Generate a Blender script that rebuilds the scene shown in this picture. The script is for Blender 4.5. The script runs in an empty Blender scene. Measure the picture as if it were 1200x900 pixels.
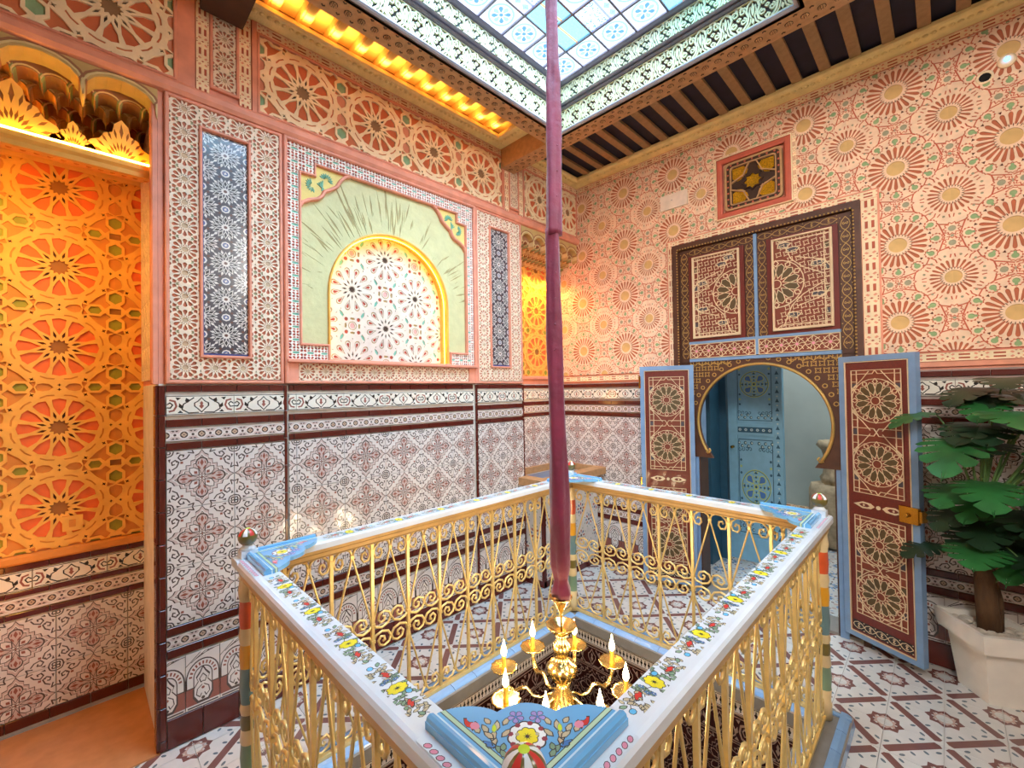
import bpy, bmesh, math, random
from math import sin, cos, pi, sqrt, atan2
from mathutils import Vector, Matrix
from mathutils.geometry import delaunay_2d_cdt
rnd = random.Random(7)
D = bpy.data; SC = bpy.context.scene; COL = SC.collection

# ------------------------------------------------------------------ camera
XL, YB = -2.515, 3.448                       # left wall plane, back wall plane
cam_d = D.cameras.new('camera'); cam = D.objects.new('camera', cam_d); COL.objects.link(cam)
F_, YAW, PIT, ROL = 509.33, 0.7845, 0.0146, -0.0160
Fv = Vector((-sin(YAW)*cos(PIT), cos(YAW)*cos(PIT), sin(PIT))); Rv = Vector((cos(YAW), sin(YAW), 0)); Uv = Rv.cross(Fv)
R2 = Rv*cos(ROL)+Uv*sin(ROL); U2 = -Rv*sin(ROL)+Uv*cos(ROL)
mw = Matrix.Identity(4)
for i in range(3): mw[i][0] = R2[i]; mw[i][1] = U2[i]; mw[i][2] = -Fv[i]
mw[0][3], mw[1][3], mw[2][3] = 0, 0, 1.6
cam.matrix_world = mw
cam_d.sensor_width = 36; cam_d.lens = 36*F_/1200; cam_d.clip_start = .02
SC.camera = cam

# ------------------------------------------------------------------ world, lights, exposure
w = D.worlds.new('world'); SC.world = w; w.use_nodes = True
nt = w.node_tree; bg = nt.nodes['Background']
bg.inputs['Color'].default_value = (.93, .96, 1, 1); bg.inputs['Strength'].default_value = 1.15
def light(name, typ, loc, energy, color, size=.1, size_y=None, rot=None, target=None, radius=None, spread=None):
    ld = D.lights.new(name, typ); o = D.objects.new(name, ld); COL.objects.link(o); o.location = loc
    ld.energy = energy; ld.color = color
    if typ == 'AREA':
        ld.shape = 'RECTANGLE'; ld.size = size; ld.size_y = size_y or size
        if spread: ld.spread = spread
    elif radius is not None: ld.shadow_soft_size = radius
    if target is not None: o.rotation_euler = (Vector(target)-Vector(loc)).to_track_quat('-Z', 'Y').to_euler()
    elif rot: o.rotation_euler = rot
    return o
# daylight falling through the roof light
sun = light('daylight', 'SUN', (-1.18, 1.45, 6), 34.0, (.86, .93, 1), target=(-1.75, 1.60, 5)); sun.data.angle = 1.5
# unseen fill lights added to brighten the gallery walls
light('gallery_lamp', 'AREA', (.75, -.55, 3.3), 20, (1, .95, .88), .7, .7, target=(-.2, 3.4, 2.0), spread=1.75)
light('gallery_lamp.001', 'AREA', (1.3, 1.9, 3.3), 15, (1, .95, .88), .8, .8, target=(-2.5, 1.7, 1.9), spread=1.9)
# warm strips in the niches and behind the cornice
light('niche_strip', 'AREA', (-2.66, -.32, 2.60), 9, (1, .55, .10), .05, 1.0, target=(-3.15, -.32, 1.7))
light('niche_strip.001', 'AREA', (-2.62, 3.05, 2.66), 4.5, (1, .55, .10), .55, .06, target=(-2.78, 3.0, 1.9))
light('cove_strip', 'AREA', (-2.385, 1.3, 3.603), 5, (1, .72, .16), .03, 2.1, rot=(pi, 0, 0))
light('recess_lamp', 'POINT', (-2.80, -.35, .75), 2.0, (1, .38, .05), radius=.1)  # warm fill added for the orange cast low in the recess
light('recess_lamp.001', 'POINT', (-2.45, 3.0, 1.5), 1.3, (1, .50, .14), radius=.08)  # warm fill added for the tan glow on the corner dado
light('inner_room_light', 'AREA', (-.9, 4.6, 3.2), 30, (.85, .95, 1), 1.0, 1.0, rot=(0, 0, 0))
SC.view_settings.view_transform = 'Standard'; SC.view_settings.look = 'None'
SC.view_settings.gamma = 1; SC.view_settings.use_curve_mapping = False
SC.view_settings.exposure = .72

# ------------------------------------------------------------------ materials
def lin(h):
    h = h.lstrip('#'); c = [int(h[i:i+2], 16)/255 for i in (0, 2, 4)]
    return tuple((x/12.92 if x <= .04045 else ((x+.055)/1.055)**2.4) for x in c)
def M(name, col, rough=.6, metal=0., var=.10, scale=14., bump=.0, bscale=60., coat=0., emit=0., sheen=0., stretch=None):
    m = D.materials.new(name); m.use_nodes = True; n = m.node_tree.nodes; l = m.node_tree.links
    b = n['Principled BSDF']; c = lin(col) if isinstance(col, str) else col
    b.inputs['Roughness'].default_value = rough; b.inputs['Metallic'].default_value = metal
    b.inputs['Coat Weight'].default_value = coat; b.inputs['Coat Roughness'].default_value = .08
    if sheen: b.inputs['Sheen Weight'].default_value = sheen
    tc = n.new('ShaderNodeTexCoord'); src = tc.outputs['Object']
    if stretch:
        mp = n.new('ShaderNodeMapping'); mp.inputs['Scale'].default_value = stretch; l.new(src, mp.inputs['Vector']); src = mp.outputs['Vector']
    nz = n.new('ShaderNodeTexNoise'); nz.inputs['Scale'].default_value = scale; nz.inputs['Detail'].default_value = 3; l.new(src, nz.inputs['Vector'])
    cr = n.new('ShaderNodeValToRGB'); cr.color_ramp.elements[0].position = .3; cr.color_ramp.elements[1].position = .7
    cr.color_ramp.elements[0].color = (*[x*(1-var) for x in c], 1); cr.color_ramp.elements[1].color = (*[min(1, x*(1+var)) for x in c], 1)
    l.new(nz.outputs['Fac'], cr.inputs['Fac']); l.new(cr.outputs['Color'], b.inputs['Base Color'])
    if bump:
        n2 = n.new('ShaderNodeTexNoise'); n2.inputs['Scale'].default_value = bscale; n2.inputs['Detail'].default_value = 4; l.new(src, n2.inputs['Vector'])
        bp = n.new('ShaderNodeBump'); bp.inputs['Strength'].default_value = bump; bp.inputs['Distance'].default_value = .01
        l.new(n2.outputs['Fac'], bp.inputs['Height']); l.new(bp.outputs['Normal'], b.inputs['Normal'])
    if emit:
        b.inputs['Emission Color'].default_value = (*c, 1); b.inputs['Emission Strength'].default_value = emit
    return m
m = {}
def mk(key, *a, **k): m[key] = M(key, *a, **k)
# plaster
mk('plaster_cream', '#F6DCB4', .75, bump=.15); mk('plaster_pink', '#E2957A', .6); mk('plaster_salmon', '#CF7448', .75)
mk('plaster_orange', '#CF6B40', .75); mk('plaster_brown', '#93714F', .8); mk('plaster_dark', '#4A3528', .8)
mk('plaster_green', '#8FAE84', .75); mk('plaster_wine', '#8A2420', .7); mk('plaster_rosy', '#D98F70', .75)
mk('lace_cream', '#EDD8BE', .75); mk('lace_brown', '#BF7257', .8); mk('lace_green', '#A9B08C', .8); mk('lace_tan', '#C8AB8B', .8)
mk('ochre', '#F3B452', .6); mk('ochre_orange', '#F0743A', .7); mk('ochre_salmon', '#DC8E3E', .7); mk('ochre_green', '#A09A34', .7)  # frieze paint with the yellow strip glow mixed into its colours
mk('ochre_brown', '#A4692F', .7); mk('ochre_dark', '#5C2A14', .7)
mk('sun_ground', '#F3CFAE', .75); mk('sun_red', '#BE6A48', .8); mk('sun_gold', '#D9AF70', .75); mk('sun_green', '#98B07C', .8)
mk('sun_line', '#D0694C', .8); mk('sun_grey', '#A9A284', .8); mk('sun_dark', '#6A3323', .8); mk('sun_pale', '#E8C9A0', .8)
mk('border_pink', '#E79A7C', .7); mk('border_red', '#B85A40', .75)
mk('field_green', '#CDC896', .8, var=.06, bump=.25, bscale=30); mk('field_scratch', '#A89868', .85); mk('muq_tan', '#C4A468', .8); mk('muq_brown', '#A06E4C', .8); mk('muq_green', '#9AA068', .8); mk('muq_cream', '#DCC48C', .8); mk('spandrel_yellow', '#E2CB78', .7); mk('leaf_green', '#6FA98C', .7)
mk('niche_white', '#E2D4C6', .7); mk('niche_red', '#C05038', .7); mk('niche_pink', '#E8A9A0', .7); mk('niche_teal', '#7FBFA8', .7); mk('niche_tan', '#B99B62', .7); mk('niche_grey', '#77685A', .7)
mk('white_lattice', '#F1E6D8', .7); mk('cornice_yellow', '#F0DA96', .65, bump=.3, bscale=90)
# glazed tile
TK = dict(coat=.55, var=.05)
mk('tile_white', '#E2D8D2', .25, **TK); mk('tile_pink', '#CDB6AE', .25, **TK); mk('tile_line', '#54443F', .25, **TK); mk('tile_red', '#94574A', .25, **TK)
mk('tile_brown', '#5A1C13', .25, coat=.3, var=.18, scale=8); mk('tile_black', '#2E2724', .25, **TK); mk('tile_cream', '#E9E2D4', .25, **TK); mk('tile_tan', '#C2A58C', .25, **TK)
mk('grout', '#DAD2C8', .85); mk('grout_brown', '#A8938A', .85)
mk('mosaic_white', '#D9D3CC', .3, coat=.3); mk('mosaic_black', '#241B1A', .3, coat=.3); mk('mosaic_blue', '#3A4A80', .3, coat=.3); mk('mosaic_brown', '#5A2F24', .3, coat=.3); mk('mosaic_grey', '#3F3840', .3, coat=.3)
mk('floor_white', '#DCD9D4', .22, coat=.5, var=.05); mk('floor_brown', '#7E5550', .25, coat=.4, var=.12); mk('floor_blue', '#6C7880', .25, coat=.4); mk('floor_grout', '#C9C2BA', .8); mk('floor_tan', '#B9988A', .3, coat=.4)
mk('recess_floor', '#C98A5A', .18, coat=.5)  # orange light of the recess mixed into the paving colour
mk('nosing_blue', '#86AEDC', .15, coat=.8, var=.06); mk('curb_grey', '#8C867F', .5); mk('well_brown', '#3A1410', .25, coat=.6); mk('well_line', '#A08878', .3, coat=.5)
mk('zel_blue', '#5E7FA8', .3, coat=.4); mk('zel_red', '#A8513A', .3, coat=.4); mk('zel_green', '#6E8F6A', .3, coat=.4)
# wood, metal, paint
mk('wood_brown', '#B98C5E', .6, stretch=(1, 1, 1), scale=30, var=.15); mk('wood_dark', '#4A2C1C', .5, var=.2); mk('ceiling_board', '#14112A', .7, var=.3)
mk('ceiling_tan', '#C08A4E', .6, var=.1); mk('inlay_dark', '#40240F', .6)
mk('joist_wood', '#9A7A54', .65, var=.15, scale=25)
mk('gold', '#F6D68A', .24, metal=1., var=.08, scale=30); mk('gold_paint', '#EDD08A', .30, metal=.45, var=.08, scale=25, bump=.1, bscale=120); mk('rail_gold', '#CBA468', .4, metal=.25, var=.1); mk('brass', '#C9953F', .22, metal=1., var=.1)
mk('door_maroon', '#6A2116', .4, var=.15, coat=.2, scale=20, stretch=(4, 4, .6)); mk('door_inner', '#7A3520', .5, var=.15); mk('door_olive', '#5A4526', .5); mk('door_blue', '#7795B8', .45, var=.08); mk('door_blue_dark', '#4E6C96', .45)
mk('door_line', '#DFC59E', .5); mk('door_gold', '#B8924E', .45, metal=.3); mk('door_slate', '#4A4148', .5); mk('door_brown', '#53301F', .5, var=.2)
mk('blue_door', '#7FB2CC', .5, var=.08); mk('blue_door_deep', '#2A566E', .5); mk('blue_motif', '#4A78B8', .5); mk('green_motif', '#B4C874', .5); mk('pale_motif', '#BCCFC8', .5)
mk('room_grey', '#A9B4AE', .7, var=.08, scale=3); mk('stone_old', '#B8A486', .9, var=.25, scale=18, bump=.6, bscale=40); mk('room_pink', '#E6DAC8', .8)
mk('carving_white', '#E6E2B8', .6); mk('carving_dark', '#38443C', .7); mk('lead_grey', '#7E7683', .45, metal=.4); mk('trim_grey', '#A5A3AC', .4, metal=.3)
mk('rail_white', '#E4ECF4', .22, coat=.6, var=.03); mk('gusset_blue', '#6FB4E4', .22, coat=.7, var=.05); mk('gusset_pale', '#BFE2F2', .3, coat=.5); mk('pt_green', '#7FA082', .4); mk('pt_lime', '#C7E02C', .4)
mk('pt_black', '#2A2C30', .4); mk('pt_yellow', '#F4E22E', .4); mk('pt_red', '#D8382E', .4); mk('pt_blue', '#3F7CC0', .4); mk('pt_sky', '#62BCE8', .4); mk('pt_tan', '#C4B896', .4); mk('pt_pink', '#E28FA4', .4); mk('pt_mauve', '#9C90CC', .4); mk('pt_white', '#F2F4F2', .35); mk('pt_wine', '#8E3244', .4); mk('pt_pgreen', '#B9D6B4', .4)
mk('nw_cream', '#E0C795', .35, coat=.4); mk('nw_orange', '#D2562A', .3, coat=.5); mk('nw_yellow', '#E0A024', .3, coat=.5); mk('nw_teal', '#66868C', .3, coat=.5); mk('nw_olive', '#74642C', .3, coat=.5); mk('nw_sage', '#7C9678', .3, coat=.5)
mk('velvet', '#700D32', .6, sheen=.25, var=.2, scale=9, bump=.5, bscale=26)
mk('bulb', (1, .72, .35), .3, emit=22.); mk('candle', '#E9B84A', .4, metal=.5); mk('led', (1, .70, .10), .4, emit=24.); mk('led_niche', (1, .78, .06), .4, emit=8.)
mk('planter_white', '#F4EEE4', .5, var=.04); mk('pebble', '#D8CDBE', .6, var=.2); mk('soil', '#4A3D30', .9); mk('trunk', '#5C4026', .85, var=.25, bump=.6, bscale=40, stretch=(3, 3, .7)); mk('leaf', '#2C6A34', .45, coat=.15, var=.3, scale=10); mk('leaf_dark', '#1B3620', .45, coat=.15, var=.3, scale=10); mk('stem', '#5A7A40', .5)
mk('gold_glitter', '#D9A11E', .35, metal=.7, var=.35, scale=160, bump=.8, bscale=300); mk('frame_red', '#C25C44', .55); mk('plastic_white', '#EED9C4', .5); mk('hole_black', '#120C0A', .9)

# painted roof-light glass: thin tinted glass that lets the sky through
def glass(name, col):
    g = D.materials.new(name); g.use_nodes = True; n = g.node_tree.nodes; l = g.node_tree.links; n.remove(n['Principled BSDF']); c = lin(col)
    tc = n.new('ShaderNodeTexCoord'); nz = n.new('ShaderNodeTexNoise'); nz.inputs['Scale'].default_value = 90; l.new(tc.outputs['Object'], nz.inputs['Vector'])
    cr = n.new('ShaderNodeValToRGB'); cr.color_ramp.elements[0].position = .35; cr.color_ramp.elements[1].position = .65; cr.color_ramp.elements[0].color = (*[x*.82 for x in c], 1); cr.color_ramp.elements[1].color = (*c, 1); l.new(nz.outputs['Fac'], cr.inputs['Fac'])
    tr = n.new('ShaderNodeBsdfTransparent'); l.new(cr.outputs['Color'], tr.inputs['Color']); tl = n.new('ShaderNodeBsdfTranslucent'); l.new(cr.outputs['Color'], tl.inputs['Color'])
    mx = n.new('ShaderNodeMixShader'); mx.inputs[0].default_value = .12; l.new(tr.outputs[0], mx.inputs[1]); l.new(tl.outputs[0], mx.inputs[2]); l.new(mx.outputs[0], n['Material Output'].inputs['Surface']); m[name] = g
for k_, c_ in (('glass_clear', '#B4C4D0'), ('glass_blue', '#4F7CC4'), ('glass_pale', '#7FA6D0'), ('glass_aqua', '#7CC4D8'), ('glass_amber', '#D09870'), ('glass_lilac', '#7E8AC4')): glass(k_, c_)

# ------------------------------------------------------------------ object helpers
WM = {}; CH = {}                               # world matrix and children of every object made
def link(o, parent=None, W=None):
    COL.objects.link(o); W = W if W is not None else Matrix.Identity(4); WM[o.name] = W
    if parent is not None:
        o.parent = parent; o.matrix_local = WM[parent.name].inverted() @ W; CH.setdefault(parent.name, []).append(o)
    else: o.matrix_local = W
    return o
def obj(name, mesh, parent=None, W=None): return link(D.objects.new(name, mesh), parent, W)
def props(o, label=None, cat=None, group=None, kind=None):
    if label: o['label'] = label
    if cat: o['category'] = cat
    if group: o['group'] = group
    if kind: o['kind'] = kind
    return o
def T(x, y, z): return Matrix.Translation((x, y, z))
def RZ(a): return Matrix.Rotation(a, 4, 'Z')
def thing(name, label, cat, W=None, group=None, kind=None):
    if isinstance(W, tuple): W = T(*W)
    return props(link(D.objects.new(name, None), None, W), label, cat, group, kind)
def struct(name, W=None, label=None, cat=None): return props(link(D.objects.new(name, None), None, W), label, cat, None, 'structure')
def frame(kind, c):
    if kind == 'L': return Matrix(((0, 0, 1, c), (1, 0, 0, 0), (0, 1, 0, 0), (0, 0, 0, 1)))      # local (Y,Z) on a wall facing +X
    if kind == 'R': return Matrix(((0, 0, -1, c), (-1, 0, 0, 0), (0, 1, 0, 0), (0, 0, 0, 1)))    # local (-Y,Z) facing -X
    if kind == 'B': return Matrix(((1, 0, 0, 0), (0, 0, -1, c), (0, 1, 0, 0), (0, 0, 0, 1)))     # local (X,Z) facing -Y
    if kind == 'F': return Matrix(((-1, 0, 0, 0), (0, 0, 1, c), (0, 1, 0, 0), (0, 0, 0, 1)))     # local (-X,Z) facing +Y
    if kind == 'U': return Matrix(((1, 0, 0, 0), (0, 1, 0, 0), (0, 0, 1, c), (0, 0, 0, 1)))      # facing up
    if kind == 'D': return Matrix(((1, 0, 0, 0), (0, -1, 0, 0), (0, 0, -1, c), (0, 0, 0, 1)))    # facing down, local (X,-Y)
def copy_tree(o, W, parent=None, label=None):
    c = o.copy(); COL.objects.link(c); WM[c.name] = W
    if parent is None: c.parent = None; c.matrix_local = W
    else: c.parent = parent; c.matrix_local = WM[parent.name].inverted() @ W; CH.setdefault(parent.name, []).append(c)
    if label: c['label'] = label
    rel = WM[o.name].inverted()
    for ch in list(CH.get(o.name, [])): copy_tree(ch, W @ (rel @ WM[ch.name]), c)
    return c

class MB:
    """collects shapes and builds one mesh"""
    def __init__(s): s.v = []; s.f = []; s.mi = []; s.sm = []
    def add(s, vs, fs, mi=0, sm=False):
        b = len(s.v); s.v += [tuple(v) for v in vs]
        for f in fs: s.f.append([b+i for i in f]); s.mi.append(mi); s.sm.append(sm)
        return s
    def box(s, x0, x1, y0, y1, z0, z1, mi=0):
        return s.add([(x0, y0, z0), (x1, y0, z0), (x1, y1, z0), (x0, y1, z0), (x0, y0, z1), (x1, y0, z1), (x1, y1, z1), (x0, y1, z1)],
                     [(0, 3, 2, 1), (4, 5, 6, 7), (0, 1, 5, 4), (1, 2, 6, 5), (2, 3, 7, 6), (3, 0, 4, 7)], mi)
    def prism(s, pts, z0, z1, mi=0, side=None):
        k = len(pts); s.add([(x, y, z0) for x, y in pts]+[(x, y, z1) for x, y in pts], [list(range(k))[::-1], list(range(k, 2*k))], mi)
        b = len(s.v)-2*k
        for i in range(k): j = (i+1) % k; s.f.append([b+i, b+j, b+k+j, b+k+i]); s.mi.append(mi if side is None else side); s.sm.append(False)
        return s
    def lathe(s, prof, seg=16, c=(0, 0, 0), mi=0, flute=0, fa=0., sm=True, caps=True):
        vs = []
        for r, z in prof:
            for i in range(seg):
                a = 2*pi*i/seg; rr = r*(1+fa*cos(flute*a)) if flute else r
                vs.append((c[0]+rr*cos(a), c[1]+rr*sin(a), c[2]+z))
        fs = []; mis = []
        for k in range(len(prof)-1):
            for i in range(seg):
                j = (i+1) % seg; fs.append((k*seg+i, k*seg+j, (k+1)*seg+j, (k+1)*seg+i)); mis.append(mi[k] if isinstance(mi, (list, tuple)) else mi)
        b = len(s.v); s.v += vs
        for f, q in zip(fs, mis): s.f.append([b+i for i in f]); s.mi.append(q); s.sm.append(sm)
        if caps:
            q0 = mi[0] if isinstance(mi, (list, tuple)) else mi; q1 = mi[-1] if isinstance(mi, (list, tuple)) else mi
            s.f.append([b+i for i in range(seg)][::-1]); s.mi.append(q0); s.sm.append(False)
            s.f.append([b+(len(prof)-1)*seg+i for i in range(seg)]); s.mi.append(q1); s.sm.append(False)
        return s
    def tube(s, pts, r, seg=6, mi=0, sm=True, closed=False, flat=1.):
        pts = [Vector(p) for p in pts]; n = len(pts); rs = r if isinstance(r, (list, tuple)) else [r]*n
        up = None; vs = []
        for i in range(n):
            if closed: t = pts[(i+1) % n]-pts[i-1]
            else: t = pts[min(i+1, n-1)]-pts[max(i-1, 0)]
            t.normalize()
            if up is None:
                up = Vector((0, 0, 1)) if abs(t.z) < .9 else Vector((1, 0, 0))
            up = (up-t*up.dot(t)).normalized(); sd = t.cross(up)
            for k in range(seg):
                a = 2*pi*k/seg; vs.append(pts[i]+up*cos(a)*rs[i]*flat+sd*sin(a)*rs[i])
        fs = []
        for i in range(n if closed else n-1):
            for k in range(seg):
                j = (k+1) % seg; i2 = (i+1) % n; fs.append((i*seg+k, i*seg+j, i2*seg+j, i2*seg+k))
        if not closed: fs.append(tuple(range(seg))[::-1]); fs.append(tuple((n-1)*seg+k for k in range(seg)))
        return s.add(vs, fs, mi, sm)
    def strip(s, prof, path, mi=0, sm=False, closed=False):
        """profile (offset, height) carried along a horizontal path [(x, y)], offset to the left of the direction, mitred"""
        n = len(path); P = [Vector((p[0], p[1])) for p in path]; vs = []
        for i in range(n):
            if closed: a, b = P[i]-P[i-1], P[(i+1) % n]-P[i]
            else: a = P[i]-P[i-1] if i else P[1]-P[0]; b = P[i+1]-P[i] if i < n-1 else P[i]-P[i-1]
            a = a.normalized(); b = b.normalized(); na = Vector((-a.y, a.x)); nb = Vector((-b.y, b.x)); q = (na+nb)
            q = q/(max(.2, q.dot(na)))
            for o, h in prof: vs.append((P[i].x+q.x*o, P[i].y+q.y*o, h))
        k = len(prof); fs = []
        for i in range(n if closed else n-1):
            for j in range(k): j2 = (j+1) % k; i2 = (i+1) % n; fs.append((i*k+j, i*k+j2, i2*k+j2, i2*k+j))
        if not closed: fs.append(tuple(range(k))); fs.append(tuple((n-1)*k+j for j in range(k))[::-1])
        return s.add(vs, fs, mi, sm)
    def sphere(s, c, r, seg=12, rings=8, mi=0, sq=(1, 1, 1), f=None):
        vs = [(c[0], c[1], c[2]+r*sq[2])]
        for i in range(1, rings):
            t = pi*i/rings
            for j in range(seg): a = 2*pi*j/seg; vs.append((c[0]+r*sq[0]*sin(t)*cos(a), c[1]+r*sq[1]*sin(t)*sin(a), c[2]+r*sq[2]*cos(t)))
        vs.append((c[0], c[1], c[2]-r*sq[2])); b = len(s.v); s.v += vs
        for j in range(seg):
            s.f.append([b, b+1+j, b+1+(j+1) % seg]); s.mi.append(f(0, j) if f else mi); s.sm.append(True)
        for i in range(rings-2):
            for j in range(seg):
                s.f.append([b+1+i*seg+j, b+1+(i+1)*seg+j, b+1+(i+1)*seg+(j+1) % seg, b+1+i*seg+(j+1) % seg]); s.mi.append(f(i+1, j) if f else mi); s.sm.append(True)
        e = b+len(vs)-1
        for j in range(seg):
            s.f.append([e, b+1+(rings-2)*seg+(j+1) % seg, b+1+(rings-2)*seg+j]); s.mi.append(f(rings-1, j) if f else mi); s.sm.append(True)
        return s
    def mesh(s, name, mats):
        me = D.meshes.new(name); me.from_pydata(s.v, [], s.f)
        for k in mats: me.materials.append(m[k])
        me.polygons.foreach_set('material_index', s.mi); me.polygons.foreach_set('use_smooth', s.sm); me.update()
        return me
    def build(s, name, mats, parent=None, W=None):
        if isinstance(mats, str): mats = [mats]
        return obj(name, s.mesh(name, mats), parent, W)

# ------------------------------------------------------------------ drawing tool: flat shapes in painter's order -> one mesh with true relief
def area2(p): return sum(p[i][0]*p[(i+1) % len(p)][1]-p[(i+1) % len(p)][0]*p[i][1] for i in range(len(p)))
class Art:
    def __init__(s): s.sh = []                  # (points, material, height)
    def p(s, pts, mat, h=0.):
        if area2(pts) < 0: pts = pts[::-1]
        s.sh.append((list(pts), mat, h)); return s
    def rect(s, x0, y0, x1, y1, mat, h=0.): return s.p([(x0, y0), (x1, y0), (x1, y1), (x0, y1)], mat, h)
    def circ(s, x, y, r, mat, h=0., n=14, ry=None, rot=0.): return s.p(ell(x, y, r, ry or r, n, rot), mat, h)
    def line(s, pts, w, mat, h=0.):
        for i in range(len(pts)-1):
            (x0, y0), (x1, y1) = pts[i], pts[i+1]; dx, dy = x1-x0, y1-y0; L = sqrt(dx*dx+dy*dy)
            if L < 1e-6: continue
            nx, ny = -dy/L*w/2, dx/L*w/2; ex, ey = dx/L*w*.3, dy/L*w*.3
            s.p([(x0-ex-nx, y0-ey-ny), (x1+ex-nx, y1+ey-ny), (x1+ex+nx, y1+ey+ny), (x0-ex+nx, y0-ey+ny)], mat, h)
        return s
    def sym(s, fn, sx=True, sy=True):
        """run fn(put) for the mirrored copies; put maps points"""
        for a in ((1, -1) if sx else (1,)):
            for b in ((1, -1) if sy else (1,)):
                fn(lambda pts, a=a, b=b: [(x*a, y*b) for x, y in pts])
        return s
    def rot(s, k, fn, ph=0.):
        for i in range(k):
            c, q = cos(2*pi*i/k+ph), sin(2*pi*i/k+ph)
            fn(lambda pts, c=c, q=q: [(x*c-y*q, x*q+y*c) for x, y in pts])
        return s
    def shift(s, dx, dy, sc=1.):
        a = Art(); a.sh = [([(x*sc+dx, y*sc+dy) for x, y in p], mt, h) for p, mt, h in s.sh]; return a
    def join(s, o): s.sh += o.sh; return s
    def bake(s, name, keep, cut=(), rim=None, ground=None, gh=0.):
        """keep: list of polygons all of which bound the piece; cut: polygons left out; rim: depth of the outer edge"""
        polys = [list(k) for k in keep]+[list(c) for c in cut]; nk, nc = len(keep), len(cut)
        polys = [p if area2(p) > 0 else p[::-1] for p in polys]
        bx0 = max(min(q[0] for q in p) for p in polys[:nk]); bx1 = min(max(q[0] for q in p) for p in polys[:nk])
        by0 = max(min(q[1] for q in p) for p in polys[:nk]); by1 = min(max(q[1] for q in p) for p in polys[:nk])
        shapes = [q for q in s.sh if max(x for x, y in q[0]) > bx0 and min(x for x, y in q[0]) < bx1 and max(y for x, y in q[0]) > by0 and min(y for x, y in q[0]) < by1]
        V = []; Fc = []
        for p in polys+[q[0] for q in shapes]:
            Fc.append(list(range(len(V), len(V)+len(p)))); V += [Vector(q) for q in p]
        ov, oe, of, _, _, ofi = delaunay_2d_cdt(V, [], Fc, 1, 1e-6)
        mats = []; vid = {}; vs = []; fs = []; mi = []; edges = {}
        def mid(k):
            if k not in mats: mats.append(k)
            return mats.index(k)
        def vert(i, h):
            key = (i, round(h, 5))
            if key not in vid: vid[key] = len(vs); vs.append((ov[i].x, ov[i].y, h))
            return vid[key]
        for f, src in zip(of, ofi):
            ss = set(src)
            if not all(k in ss for k in range(nk)): continue
            if any(nk+k in ss for k in range(nc)): continue
            top = max(src)-nk-nc
            if top < 0 and ground is None: continue
            mt, h = (shapes[top][1], shapes[top][2]) if top >= 0 else (ground, gh)
            a, b, c = f
            if (ov[b].x-ov[a].x)*(ov[c].y-ov[a].y)-(ov[c].x-ov[a].x)*(ov[b].y-ov[a].y) < 0: f = (a, c, b)
            fs.append([vert(i, h) for i in f]); mi.append(mid(mt))
            for i in range(3): edges.setdefault((min(f[i], f[(i+1) % 3]), max(f[i], f[(i+1) % 3])), []).append((f[i], f[(i+1) % 3], h, mt))
        for e in edges.values():
            if len(e) == 2:
                (a, b, h0, m0), (_, _, h1, m1) = e
                if abs(h0-h1) > 1e-5:
                    if h0 < h1: a, b, h0, h1, m0 = e[1][0], e[1][1], h1, h0, m1
                    fs.append([vert(b, h0), vert(a, h0), vert(a, h1), vert(b, h1)]); mi.append(mid(m0))
            elif rim is not None:
                a, b, h0, m0 = e[0]
                fs.append([vert(b, h0), vert(a, h0), vert(a, -rim), vert(b, -rim)]); mi.append(mid(m0))
        if not fs: return None
        me = D.meshes.new(name); me.from_pydata(vs, [], fs)
        for k in mats: me.materials.append(m[k])
        me.polygons.foreach_set('material_index', mi); me.update()
        return me
def ell(x, y, rx, ry, n=14, rot=0.):
    c, q = cos(rot), sin(rot)
    return [(x+rx*cos(2*pi*i/n)*c-ry*sin(2*pi*i/n)*q, y+rx*cos(2*pi*i/n)*q+ry*sin(2*pi*i/n)*c) for i in range(n)]
def rect(x0, y0, x1, y1): return [(x0, y0), (x1, y0), (x1, y1), (x0, y1)]
def spiral(cx, cy, r, a0, turns, n=12, shrink=.75):
    return [(cx+r*(1-shrink*i/n)*cos(a0+turns*2*pi*i/n), cy+r*(1-shrink*i/n)*sin(a0+turns*2*pi*i/n)) for i in range(n+1)]
CACHE = {}
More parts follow.
